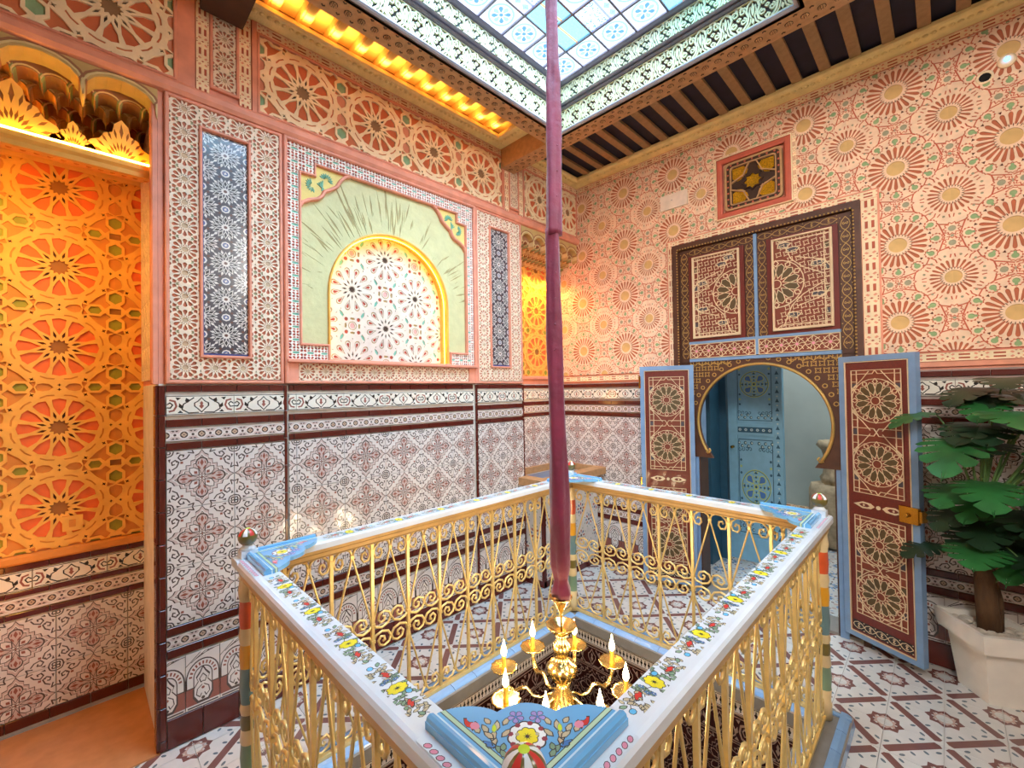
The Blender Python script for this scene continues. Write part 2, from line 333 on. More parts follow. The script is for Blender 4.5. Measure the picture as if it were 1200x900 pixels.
def paper(key, art, name, parent, fk, c, region, ux, uy, ax, ay, keep=(), cut=(), rim=None, ground=None, gh=0., gap=0., half=True, h_off=0.):
    """cover region (x0,y0,x1,y1) on plane frame(fk,c) with copies of one unit drawing centred on lattice (ax+i*ux, ay+j*uy)"""
    x0, y0, x1, y1 = region; made = []
    i0, i1 = math.floor((x0-ax)/ux-.5), math.ceil((x1-ax)/ux+.5); j0, j1 = math.floor((y0-ay)/uy-.5), math.ceil((y1-ay)/uy+.5)
    for i in range(i0, i1+1):
        for j in range(j0, j1+1):
            cx, cy = ax+i*ux, ay+j*uy
            a, b, c_, d = max(x0, cx-ux/2+gap/2), max(y0, cy-uy/2+gap/2), min(x1, cx+ux/2-gap/2), min(y1, cy+uy/2-gap/2)
            if c_-a < .004 or d-b < .004: continue
            loc = tuple(round(q, 4) for q in (a-cx, b-cy, c_-cx, d-cy))
            def hit(pl):
                xs = [q[0] for q in pl]; ys = [q[1] for q in pl]
                return not (max(xs) <= a or min(xs) >= c_ or max(ys) <= b or min(ys) >= d)
            kk = [k for k in keep]; cc = [k for k in cut if hit(k)]
            if any(max(q[0] for q in k) <= a or min(q[0] for q in k) >= c_ or max(q[1] for q in k) <= b or min(q[1] for q in k) >= d for k in kk): continue
            sig = (key, loc) if not kk and not cc else (key, loc, round(cx, 4), round(cy, 4), len(kk), len(cc))
            if sig not in CACHE:
                CACHE[sig] = art.bake(name, [rect(*loc)]+[[(x-cx, y-cy) for x, y in k] for k in kk], [[(x-cx, y-cy) for x, y in k] for k in cc], rim, ground, gh)
            if CACHE[sig] is None: continue
            made.append(obj(name, CACHE[sig], parent, frame(fk, c) @ T(cx, cy, h_off)))
    return made
# ================================================================== drawings
def pol(r, a): return (r*cos(a), r*sin(a))
def petal(r0, r1, w, tip=.6, n=5, back=.0):
    """petal along +x from r0 to r1, half width w, widest at share tip"""
    rm = r0+(r1-r0)*tip; up = []
    for i in range(1, n): t = pi/2*i/n; up.append((rm+(r1-rm)*cos(pi/2-t), w*cos(t) if 0 else w*sin(pi/2-t+0)))
    up = [(rm+(r1-rm)*sin(pi/2*i/n), w*cos(pi/2*i/n)) for i in range(n)]
    return [(r0, -w*back), (rm, -w)]+[(x, -y) for x, y in up[1:]]+[(r1, 0)]+up[::-1]+([(r0, w*back)] if back else [])

# --- twelve-petal star lattice; unit .44
def star_lattice(P, plate, petalc, brown, dark, green, salmon, rosy, sq, d=.010):
    s = P/.44; A = Art(); A.rect(-1, -1, 1, 1, plate, 0)
    def turn(a, pts): c, q = cos(a), sin(a); return [((x*c-y*q)*s, (x*q+y*c)*s) for x, y in pts]
    for k in range(12):
        a = pi*k/6; A.p(turn(a, [(.064, 0), (.106, .0215), (.145, .0270), (.153, 0), (.145, -.0270), (.106, -.0215)]), petalc, -d)
        b = a+pi/12; A.p(turn(b, [(.046, 0), (.062, .0060), (.086, 0), (.062, -.0060)]), dark, -d)
        A.p(turn(b, [(.164, -.028), (.172, -.026), (.176, .0), (.172, .026), (.164, .028), (.169, .0)]), salmon, -.003)
        if k % 3: A.p(turn(a, [(.186, 0), (.195, .003), (.198, .011), (.201, .003), (.210, 0), (.201, -.003), (.198, -.011), (.195, -.003)]), dark, -d)
        else: A.p(turn(a, [(.192, 0), (.198, .003), (.200, .010), (.202, .003), (.209, 0), (.202, -.003), (.200, -.010), (.198, -.003)]), dark, -d)
    A.p([(x*s, y*s) for i in range(24) for x, y in [pol(.042 if i % 2 == 0 else .030, pi*i/12)]], brown, -d)
    for k in range(4):
        for g in (1, -1):
            A.p(turn(pi*k/2, [(x, y*g) for x, y in [(.220, .014), (.244, .036), (.249, .060), (.244, .078), (.220, .090), (.196, .078), (.191, .060), (.196, .036)]]), rosy, -d)
            A.p(turn(pi*k/2, [(x, y*g) for x, y in [(.214, .092), (.190, .084), (.181, .086), (.188, .108), (.196, .102)]]), salmon, -d)
        A.p(turn(pi*k/2, [(.220, .104), (.247, .120), (.247, .152), (.220, .170), (.193, .152), (.193, .120)]), green, -d)
        A.p(turn(pi*k/2, [(.104, .220), (.120, .247), (.152, .247), (.170, .220), (.152, .193), (.120, .193)]), green, -d)
        A.p(turn(pi*k/2, [(.112, .181), (.143, .143), (.181, .112), (.180, .158), (.200, .178), (.178, .200), (.158, .180)]), salmon, -d)
        A.rect(0, 0, 0, 0, sq) if 0 else A.p(turn(pi*k/2, [(.191, .191), (.249, .191), (.249, .249), (.191, .249)]), plate, 0)
        A.p(turn(pi*k/2, [(.196, .196), (.244, .196), (.244, .244), (.196, .244)]), sq, -d)
    return A
ST_FRIEZE = star_lattice(.44, 'plaster_cream', 'plaster_orange', 'plaster_brown', 'plaster_dark', 'plaster_green', 'plaster_salmon', 'plaster_rosy', 'plaster_wine')
ST_LIT = star_lattice(.42, 'ochre', 'ochre_orange', 'ochre_brown', 'ochre_dark', 'ochre_green', 'ochre_salmon', 'ochre_salmon', 'ochre_brown')
ST_SMALL = star_lattice(.40, 'ochre', 'ochre_orange', 'ochre_brown', 'ochre_dark', 'ochre_green', 'ochre_salmon', 'ochre_salmon', 'ochre_brown')

# --- pierced flower lace; unit w x h
def lace(w, h, k=12):
    A = Art(); s = w/.115; A.rect(-1, -1, 1, 1, 'lace_cream', 0); d = .006
    A.rot(k, lambda put: A.p([(x*s, y*s) for x, y in put(petal(.0195, .0485, .0082, .68, 3))], 'lace_brown', -d))
    A.circ(0, 0, .0125*s, 'lace_tan', -d*.6, 10)
    A.rot(k, lambda put: A.p([(x*s, y*s) for x, y in put([(.0150, -.001), (.0200, -.0026), (.0200, .0026), (.0150, .001)])], 'lace_brown', -d), pi/k)
    X, Y = w/2, h/2
    for a in (1, -1):
        for b in (1, -1):
            A.circ(a*X, b*Y, .0085*s, 'lace_green', -d, 8)
            A.p([(a*(X-.021*s), b*(Y-.001*s)), (a*(X-.011*s), b*(Y-.005*s)), (a*(X-.012*s), b*(Y-.020*s)), (a*(X-.027*s), b*(Y-.014*s))], 'lace_brown', -d)
            A.p([(a*(X-.001*s), b*(Y-.011*s)), (a*(X+.006*s), b*(Y-.021*s)), (a*(X-.002*s), b*(Y-.030*s)), (a*(X-.009*s), b*(Y-.021*s))], 'lace_brown', -d)
            A.p([(a*(X-.030*s), b*(Y+.006*s)), (a*(X-.022*s), b*(Y-.005*s)), (a*(X-.036*s), b*(Y-.008*s))], 'lace_green', -d)
            A.p([(a*(X+.004*s), b*(Y-.034*s)), (a*(X-.004*s), b*(Y-.036*s)), (a*(X+.0*s), b*(Y-.045*s))], 'lace_green', -d)
            A.p([(a*(X-.034*s), b*(Y-.013*s)), (a*(X-.026*s), b*(Y-.019*s)), (a*(X-.030*s), b*(Y-.024*s))], 'lace_green', -d)
    return A
# --- interlaced lattice with elongated green cells; unit .075 along x .07 wide
LAT = Art(); LAT.rect(-1, -1, 1, 1, 'white_lattice', 0); LD = -.006
for a in (1, -1):
    for b in (1, -1):
        LAT.p([(a*.028, b*.003), (a*.0365, b*.009), (a*.0365, b*.015), (a*.028, b*.020), (a*.020, b*.010)], 'niche_red', LD)
        LAT.p([(a*.003, b*.024), (a*.013, b*.019), (a*.018, b*.027), (a*.010, b*.034), (a*.003, b*.034)], 'niche_red', LD)
        LAT.p([(a*.004, b*.009), (a*.015, b*.009), (a*.017, b*.013), (a*.008, b*.018), (a*.003, b*.015)], 'niche_red', LD)
        LAT.p([(a*.024, b*.025), (a*.0365, b*.020), (a*.0365, b*.034), (a*.022, b*.034)], 'plaster_wine', LD)
LAT.p([(-.019, 0), (-.013, .0062), (.013, .0062), (.019, 0), (.013, -.0062), (-.013, -.0062)], 'niche_teal', LD)
# --- narrow painted border: crossing ribbons and dashes, unit .13 x .05
BRD = Art(); BRD.rect(-1, -1, 1, 1, 'plaster_cream', 0)
for a in (1, -1):
    BRD.rect(a*.065-.022, -.014, a*.065+.022, -.005, 'border_red', -.002); BRD.rect(a*.065-.022, .005, a*.065+.022, .014, 'border_red', -.002)
    for b in (1, -1): BRD.p([(a*.020, b*.004), (a*.030, b*.012), (a*.022, b*.018), (a*.012, b*.010)], 'border_pink', -.002); BRD.p([(a*.008, b*.016), (a*.014, b*.021), (a*.002, b*.021)], 'border_red', -.002)
BRD.p([(0, .006), (.006, 0), (0, -.006), (-.006, 0)], 'border_red', -.002)
BRD.rect(-1, .0235, 1, 1, 'border_pink', .003); BRD.rect(-1, -1, 1, -.0235, 'border_pink', .003)

# --- back wall: large sunburst in the centre, quarter small ones at the corners, unit .455 x .46
def sunburst():
    A = Art(); A.rect(-1, -1, 1, 1, 'sun_ground', 0); X, Y = .2275, .23
    def wheel(cx, cy, r0, r1, w, n, col, rc):
        for i in range(n):
            a = 2*pi*i/n; c, q = cos(a), sin(a); P = petal(r0, r1, w, .78, 3, .45)
            A.p([(cx+x*c-y*q, cy+x*q+y*c) for x, y in P], col, -.006)
            a += pi/n; c, q = cos(a), sin(a)
            A.p([(cx+x*c-y*q, cy+x*q+y*c) for x, y in [(r0*.80, 0), (r0*.98, .0025), (r0*1.16, 0), (r0*.98, -.0025)]], 'sun_dark', -.004)
        A.circ(cx, cy, rc, 'sun_gold', -.005, 18)
    def flower(x, y, r=.020):
        A.p([(x+r*1.5*(1+.16*cos(10*2*pi*i/40))*cos(2*pi*i/40), y+r*1.5*(1+.16*cos(10*2*pi*i/40))*sin(2*pi*i/40)) for i in range(40)], 'sun_line', -.003)
        A.p([(x+r*1.22*(1+.2*cos(10*2*pi*i/40))*cos(2*pi*i/40), y+r*1.22*(1+.2*cos(10*2*pi*i/40))*sin(2*pi*i/40)) for i in range(40)], 'sun_ground', 0)
        A.circ(x, y, r*.72, 'sun_grey', -.004, 9)
    # links between the flowers
    for a in (1, -1):
        for b in (1, -1):
            A.line([(a*.1975, b*.004), (a*.175, b*.075), (a*.135, b*.105)], .0066, 'sun_line', -.004); A.line([(a*.004, b*.2), (a*.075, b*.178), (a*.12, b*.14)], .0066, 'sun_line', -.004)
            A.line([(a*X, b*.06), (a*.175, b*.075)], .0066, 'sun_line', -.004); A.line([(a*.06, b*Y), (a*.075, b*.178)], .0066, 'sun_line', -.004)
            A.line([(a*.135, b*.105), (a*.12, b*.14), (a*.152, b*.152)], .0055, 'sun_line', -.004); A.line([(a*.135, b*.105), (a*.16, b*.125)], .0055, 'sun_line', -.004)
    for cx, cy in ((X, 0), (-X, 0), (0, Y), (0, -Y)):
        A.circ(cx, cy, .008, 'sun_grey', -.004, 8)
        for k in range(8): a = 2*pi*k/8+.2; A.line([(cx+.011*cos(a), cy+.011*sin(a)), (cx+.022*cos(a), cy+.022*sin(a))], .0045, 'sun_line', -.004)
        dx, dy = (0, .040) if cx else (.040, 0)
        flower(cx+dx, cy+dy, .0225); flower(cx-dx, cy-dy, .0225)
    # ring of grey studs round the small wheels
    for cx in (X, -X):
        for cy in (Y, -Y):
            for k in range(12):
                a = 2*pi*(k+.5)/12; A.circ(cx+.122*cos(a), cy+.122*sin(a), .0065, 'sun_grey', -.004, 6)
                for g in (-.17, .17): A.line([(cx+.110*cos(a+g), cy+.110*sin(a+g)), (cx+.126*cos(a+g*1.2), cy+.126*sin(a+g*1.2))], .0055, 'sun_line', -.004)
            wheel(cx, cy, .049, .098, .0062, 24, 'sun_red', .036)
    for k in range(12):                          # twelve green keyholes round the large wheel
        a = 2*pi*k/12; c, q = cos(a), sin(a)
        put = lambda P: [(x*c-y*q, x*q+y*c) for x, y in P]
        A.p(put([(.164+.029*cos(2*pi*i/24)*(1+.10*cos(pi*i)), .029*sin(2*pi*i/24)*(1+.10*cos(pi*i))) for i in range(24)]), 'sun_line', -.004)
        A.p(put([(.164+.0240*cos(2*pi*i/20)*(1+.08*cos(pi*i)), .0240*sin(2*pi*i/20)*(1+.08*cos(pi*i))) for i in range(20)]), 'sun_ground', 0)
        A.p(put([(.140, -.006), (.156, -.006), (.156, .006), (.140, .006)]), 'sun_green', -.006)
        A.p(put(ell(.164, 0, .0145, .0145, 9)), 'sun_green', -.006)
        a += pi/12; c, q = cos(a), sin(a)
        A.p([(x*c-y*q, x*q+y*c) for x, y in [(.133, 0), (.147, .008), (.147, -.008)]], 'sun_dark', -.005)
    wheel(0, 0, .060, .130, .0092, 24, 'sun_red', .042)
    return A
SUN = sunburst()

# --- glazed wall tile with an eight-lobed medallion, unit .2667
def medallion(dark='tile_line', red='tile_red', bg='tile_white', band='tile_pink', s=.2667):
    A = Art(); A.rect(-1, -1, 1, 1, bg, 0)
    def step(k):                                   # stepped lozenge outline reaching the tile edges
        q = [(.50, 0), (.43, .045), (.40, .10), (.33, .10), (.31, .165), (.235, .165), (.235, .235), (.165, .235), (.165, .31), (.10, .33), (.10, .40), (.045, .43), (0, .50)]
        full = q+[(-x, y) for x, y in q[::-1][1:]]; full += [(x, -y) for x, y in full[::-1][1:-1]]
        return [(x*k*s, y*k*s) for x, y in full]
    # corner curls
    for a in (1, -1):
        for b in (1, -1):
            for ln in ([(.42, .18), (.36, .22), (.33, .30), (.38, .34), (.43, .31), (.42, .26), (.39, .27)], [(.18, .42), (.22, .36), (.30, .33), (.34, .38), (.31, .43), (.26, .42), (.27, .39)], [(.49, .14), (.44, .12), (.46, .20)], [(.14, .49), (.12, .44), (.20, .46)], [(.5, .40), (.44, .42), (.42, .44), (.40, .5)]):
                A.line([(a*x*s, b*y*s) for x, y in ln], .020*s, dark)
            A.circ(a*.355*s, b*.315*s, .018*s, dark, 0, 6); A.circ(a*.47*s, b*.47*s, .036*s, dark, 0, 6); A.circ(a*.475*s, b*.475*s, .018*s, bg, 0, 6)
            A.p([(a*x*s, b*y*s) for x, y in [(.27, .27), (.31, .27), (.31, .31), (.27, .31)]], red)
            A.p([(a*x*s, b*y*s) for x, y in [(.46, .30), (.48, .36), (.44, .37)]], dark); A.p([(a*x*s, b*y*s) for x, y in [(.30, .46), (.36, .48), (.37, .44)]], dark)
    A.p(step(1.), dark); A.p(step(.955), band); A.p(step(.86), bg); A.p(step(.80), dark); A.p(step(.765), band)
    for k in range(4):                             # long lobes on the axes, short ones between
        a = pi*k/2; c, q = cos(a), sin(a)
        put = lambda P: [((x*c-y*q)*s, (x*q+y*c)*s) for x, y in P]
        A.p(put(petal(.04, .36, .095, .66, 5)), dark); A.p(put(petal(.06, .335, .078, .66, 5)), band)
        A.p(put([(.20, .0), (.26, .028), (.325, 0), (.26, -.028)]), red)
        for g in (1, -1): A.p(put([(.13, .02*g), (.19, .065*g), (.21, .05*g), (.17, .02*g)]), red); A.p(put([(.235, .062*g), (.285, .055*g), (.29, .038*g), (.24, .044*g)]), red)
        a += pi/4; c, q = cos(a), sin(a)
        put = lambda P: [((x*c-y*q)*s, (x*q+y*c)*s) for x, y in P]
        A.p(put([(.05, 0), (.13, .075), (.21, .055), (.265, 0), (.21, -.055), (.13, -.075)]), dark)
        A.p(put([(.07, 0), (.135, .058), (.205, .042), (.245, 0), (.205, -.042), (.135, -.058)]), bg)
        A.p(put([(.09, 0), (.13, .03), (.165, 0), (.13, -.03)]), red)
    A.rot(4, lambda put: A.p([(x*s, y*s) for x, y in put(ell(.035, 0, .03, .022, 8))], dark), pi/4)
    A.rot(4, lambda put: A.p([(x*s, y*s) for x, y in put(ell(.035, 0, .02, .014, 6))], bg), pi/4)
    A.circ(0, 0, .014*s, red, 0, 6)
    return A
MED = medallion()
# --- arabesque border, unit .2667 x .095
def arabesque(bg='tile_cream', dark='tile_black', red='tile_red'):
    A = Art(); A.rect(-1, -1, 1, 1, bg, 0); A.rect(-1, .040, 1, .0435, dark); A.rect(-1, -.0435, 1, -.040, dark)
    q = [(0, .036), (.016, .018), (.030, .010), (.030, -.006), (.014, -.022), (0, -.038), (-.014, -.022), (-.030, -.006), (-.030, .010), (-.016, .018)]
    A.p(q, dark); A.p([(x*.82, y*.82) for x, y in q], bg)
    A.p([(0, .018), (.007, .008), (.004, 0), (.010, -.006), (0, -.020), (-.010, -.006), (-.004, 0), (-.007, .008)], red)
    for a in (1, -1):
        A.line([(a*x, y) for x, y in [(.012, -.036), (.050, -.037), (.075, -.020), (.070, .004), (.048, .020), (.030, .034)]], .005, dark)
        A.p([(a*x, y) for x, y in [(.042, .022), (.060, .034), (.064, .018), (.054, .010)]], dark); A.p([(a*x, y) for x, y in [(.072, -.004), (.086, .010), (.088, -.008), (.078, -.016)]], dark)
        A.p([(a*x, y) for x, y in [(.078, .034), (.092, .022), (.100, .036)]], dark); A.p([(a*x, y) for x, y in [(.082, -.024), (.092, -.036), (.070, -.036)]], dark)
        A.line([(a*x, y) for x, y in [(.120, .024), (.102, .018), (.096, -.004), (.106, -.024), (.122, -.028)]], .008, red)
        A.line([(a*x, y) for x, y in [(.130, .004), (.120, .012), (.110, .002), (.118, -.012), (.133, -.010)]], .005, dark)
    return A
ARAB = arabesque()
# --- linked roundels border, unit .068 x .052
def roundels(bg='tile_pink', ring='tile_white', dark='tile_line', tan='tile_tan'):
    A = Art(); A.rect(-1, -1, 1, 1, bg, 0); A.rect(-1, .022, 1, 1, ring); A.rect(-1, -1, 1, -.022, ring)
    for a in (1, -1):
        A.line([(a*.016, 0), (a*.036, 0)], .016, ring); A.circ(a*.034, 0, .006, dark, 0, 8)
    A.circ(0, 0, .0215, ring, 0, 14); A.circ(0, 0, .0155, dark, 0, 12); A.p([(0, .012), (.012, 0), (0, -.012), (-.012, 0)], tan); A.circ(0, 0, .003, dark, 0, 5)
    for a in (1, -1):
        for b in (1, -1): A.p([(a*.018, b*.021), (a*.028, b*.013), (a*.034, b*.021)], dark)
    return A
ROUND = roundels()
# --- arcade tile, unit .135 x .262
def arcade():
    A = Art(); A.rect(-1, -1, 1, 1, 'tile_white', 0)
    for k in range(5): A.line([(-.066+.02*k, .075+.012*k), (-.01+.02*k, .124)], .003, 'tile_line')
    A.rect(-.0675, -.112, .0675, -.035, 'tile_red'); A.rect(-.0675, -.131, .0675, -.112, 'tile_white'); A.rect(-.06, -.125, .06, -.118, 'tile_line')
    A.rect(-.0675, -.035, .0675, -.020, 'tile_line')
    def arch(r, y0, mat): A.p([(r*cos(pi*i/14), .01+r*1.25*sin(pi*i/14)) for i in range(15)]+[(-r, -.03), (r, -.03)], mat)
    arch(.066, 0, 'tile_line'); arch(.061, 0, 'tile_white')
    for k in range(11):
        a = pi*(k+.5)/11-.02; A.p([(r*cos(a+g), .01+r*1.25*sin(a+g)) for r, g in ((.043, -.07), (.055, -.07), (.055, .07), (.043, .07))], 'tile_red')
    arch(.038, 0, 'tile_line'); arch(.034, 0, 'tile_white')
    q = [(0, .060), (.012, .035), (.028, .012), (.020, -.010), (.040, -.040), (.040, -.080), (.022, -.112), (-.022, -.112), (-.040, -.080), (-.040, -.040), (-.020, -.010), (-.028, .012), (-.012, .035)]
    A.p(q, 'tile_line'); A.p([(x*.84, y*.86-.004) for x, y in q], 'tile_white')
    for a in (1, -1):
        A.line([(a*x, y) for x, y in [(0, .02), (.014, .0), (.008, -.018), (0, -.014)]], .004, 'tile_line'); A.line([(a*x, y) for x, y in [(.004, -.03), (.022, -.045), (.026, -.07), (.012, -.085), (.006, -.07)]], .004, 'tile_line')
    A.circ(0, -.045, .007, 'tile_red', 0, 6); A.circ(0, -.092, .008, 'tile_line', 0, 6)
    return A
ARCADE = arcade()
# --- floor tile (bar corner to corner, quarter stars on the other corners), unit .2 x .212; flip for the mirrored one
def floor_tile(fx):
    A = Art(); A.rect(-1, -1, 1, 1, 'floor_white', 0); X, Y = .1, .106
    def P(pts, mat): A.p([(x*fx, y) for x, y in pts], mat)
    dx, dy = X/sqrt(X*X+Y*Y), Y/sqrt(X*X+Y*Y); L = sqrt(X*X+Y*Y)
    def al(t, o): return (dx*t-dy*o, dy*t+dx*o)
    P([al(-L+.026, -.018), al(L-.026, -.018), al(L-.020, 0), al(L-.026, .018), al(-L+.026, .018), al(-L+.020, 0)], 'floor_brown')
    for t in (-.082, .082):
        for o in (-.038, .038): P([al(t+.013*cos(2*pi*i/8), o+.007*sin(2*pi*i/8)) for i in range(8)], 'floor_blue')
    for t in (-.030, .030):
        for o in (-.034, .034): P([al(t+.007*cos(2*pi*i/8), o+.012*sin(2*pi*i/8)) for i in range(8)], 'floor_blue')
    for a in (1, -1):                              # star at corners (X,-Y), (-X,Y)
        cx, cy = a*X, -a*Y
        P([(cx+(.070 if i % 2 == 0 else .055)*cos(2*pi*i/16), cy+(.070 if i % 2 == 0 else .055)*sin(2*pi*i/16)) for i in range(16)], 'floor_brown')
        P([(cx+(.048 if i % 2 == 0 else .036)*cos(2*pi*i/16+.2), cy+(.048 if i % 2 == 0 else .036)*sin(2*pi*i/16+.2)) for i in range(16)], 'floor_tan')
        P(ell(cx, cy, .030, .030, 10), 'floor_white')
        for k in range(8): P(ell(cx+.040*cos(pi*k/4), cy+.040*sin(pi*k/4), .005, .005, 6), 'floor_white')
    return A
FT = {1: floor_tile(1), -1: floor_tile(-1)}
# --- black and white mosaic strip, unit .19 square
def mosaic():
    A = Art(); A.rect(-1, -1, 1, 1, 'mosaic_grey', 0); H = .095
    for cx, cy in ((0, 0), (H, H), (-H, H), (H, -H), (-H, -H)):
        for k in range(12):
            a = 2*pi*k/12; c, q = cos(a), sin(a); b = a+pi/12; c2, q2 = cos(b), sin(b)
            A.p([(cx+x*c-y*q, cy+x*q+y*c) for x, y in [(.020, 0), (.040, .0105), (.062, .0), (.040, -.0105)]], 'mosaic_white')
            A.p([(cx+x*c-y*q, cy+x*q+y*c) for x, y in [(.026, 0), (.040, .0068), (.055, 0), (.040, -.0068)]], 'mosaic_black')
            A.p([(cx+x*c2-y*q2, cy+x*q2+y*c2) for x, y in [(.046, 0), (.056, .006), (.070, 0), (.056, -.006)]], 'mosaic_white')
        A.p([(cx+(.024 if i % 2 == 0 else .015)*cos(pi*i/12), cy+(.024 if i % 2 == 0 else .015)*sin(pi*i/12)) for i in range(24)], 'mosaic_white')
        A.circ(cx, cy, .008, 'mosaic_brown', 0, 8)
    for cx, cy in ((H, 0), (-H, 0), (0, H), (0, -H)):
        A.circ(cx, cy, .020, 'mosaic_white', 0, 8); A.circ(cx, cy, .013, 'mosaic_blue', 0, 8); A.p([(cx+.009*cos(pi*i/4+.4)*(1 if i % 2 else .5), cy+.009*sin(pi*i/4+.4)*(1 if i % 2 else .5)) for i in range(8)], 'mosaic_white')
        for k in range(4): a = pi/4+pi*k/2; A.circ(cx+.034*cos(a), cy+.034*sin(a), .007, 'mosaic_brown', 0, 5)
    return A
MOS = mosaic()
# --- coloured mosaic of the basin, unit .24
ZEL = Art(); ZEL.rect(-1, -1, 1, 1, 'mosaic_white', 0)
for cx, cy in ((0, 0), (.12, .12), (-.12, .12), (.12, -.12), (-.12, -.12)):
    for k in range(8):
        a = 2*pi*k/8; c, q = cos(a), sin(a)
        ZEL.p([(cx+x*c-y*q, cy+x*q+y*c) for x, y in [(.020, 0), (.040, .010), (.056, 0), (.040, -.010)]], ('zel_blue', 'zel_red')[k % 2] if cx == 0 else ('zel_red', 'mosaic_blue')[k % 2])
        a += pi/8; c, q = cos(a), sin(a); ZEL.p([(cx+x*c-y*q, cy+x*q+y*c) for x, y in [(.056, 0), (.064, .006), (.074, 0), (.064, -.006)]], 'zel_green')
    ZEL.circ(cx, cy, .012, 'mosaic_black', 0, 8)
# --- niche rosette field, unit .456 (centre + corners)
def niche_field():
    A = Art(); A.rect(-1, -1, 1, 1, 'niche_white', 0); H = .228; d = .007
    for cx, cy in ((0, 0), (H, H), (-H, H), (H, -H), (-H, -H)):
        for k in range(12):
            a = 2*pi*(k+.5)/12; c, q = cos(a), sin(a); put = lambda P: [(cx+x*c-y*q, cy+x*q+y*c) for x, y in P]
            A.p(put(petal(.068, .138, .0178, .70, 5)), 'niche_tan', -.006); A.p(put(petal(.077, .131, .0132, .70, 5)), 'niche_white', -.001)
            A.p(put(petal(.088, .124, .0090, .70, 3)), 'niche_red', -d)
            a += pi/12; c, q = cos(a), sin(a); put = lambda P: [(cx+x*c-y*q, cy+x*q+y*c) for x, y in P]
            A.p(put([(.032, 0), (.048, .0060), (.068, 0), (.048, -.0060)]), 'plaster_dark', -d)
            A.p(put([(.140, 0), (.146, .003), (.152, 0), (.146, -.003)]), 'niche_tan', -d)
        A.p([(cx+(.025 if i % 2 == 0 else .017)*cos(pi*i/12), cy+(.025 if i % 2 == 0 else .017)*sin(pi*i/12)) for i in range(24)], 'niche_grey', -.003)
        A.circ(cx, cy, .015, 'plaster_dark', -d, 8)
    for cx, cy in ((H, 0), (-H, 0), (0, H), (0, -H)):
        A.p([(cx+x, cy+y) for x, y in ell(0, 0, .028, .028, 12)], 'niche_tan', -.004); A.p(ell(cx, cy, .023, .023, 12), 'niche_white', -.001); A.p(ell(cx, cy, .016, .018, 10), 'niche_pink', -d)
        for a in (1, -1):
            for b in (1, -1):
                A.circ(cx+a*.040, cy+b*.040, .0125, 'niche_red', -d, 8)
                A.p([(cx+a*x, cy+b*y) for x, y in [(.062, .050), (.078, .068), (.082, .092), (.066, .084), (.054, .064)]], 'niche_teal', -d)
        for a, b in ((1, 0), (-1, 0), (0, 1), (0, -1)):
            A.p([(cx+a*x-b*y, cy+b*x+a*y) for x, y in [(.040, .016), (.052, .012), (.050, -.012), (.040, -.016), (.036, 0)]], 'niche_tan', -d)
    return A
NICHE = niche_field()
# --- carved scrollwork of the roof light, unit .13 x .14
def scrollwork(h=.13):
    A = Art(); A.rect(-1, -1, 1, 1, 'carving_dark', -.010); k = h/.13
    def L(P, w=.008): A.line([(x, y*k) for x, y in P], w, 'carving_white', 0)
    for a in (1, -1):
        L([(a*x, y) for x, y in [(0, .062), (.022, .045), (.030, .018), (.020, -.010), (.026, -.040), (.045, -.058)]], .010)
        L([(a*x, y) for x, y in spiral(.046, .030, .018, pi*.9, -1.15, 9, .7)], .007)
        L([(a*x, y) for x, y in spiral(.044, -.018, .016, pi*.6, 1.15, 9, .7)], .007)
        L([(a*x, y) for x, y in [(.012, .030), (.016, .005), (.008, -.020), (.014, -.045), (.030, -.062)]], .006)
        L([(a*x, y) for x, y in [(.065, .062), (.050, .052), (.060, .045)]], .007); L([(a*x, y) for x, y in [(.065, -.062), (.055, -.045), (.065, -.038)]], .007)
        L([(a*x, y) for x, y in [(.064, .008), (.056, .002), (.064, -.006)]], .006)
    A.p([(x, y*k) for x, y in [(0, .048), (.008, .022), (.006, -.004), (0, -.018), (-.006, -.004), (-.008, .022)]], 'carving_white', 0)
    A.p([(x, y*k) for x, y in [(0, -.026), (.008, -.040), (0, -.058), (-.008, -.040)]], 'carving_white', 0)
    A.rect(-1, .060*k, 1, .072*k, 'carving_white', 0); A.rect(-1, -.072*k, 1, -.060*k, 'carving_white', 0)
    return A
SCR = scrollwork(.14); SCR2 = scrollwork(.125)
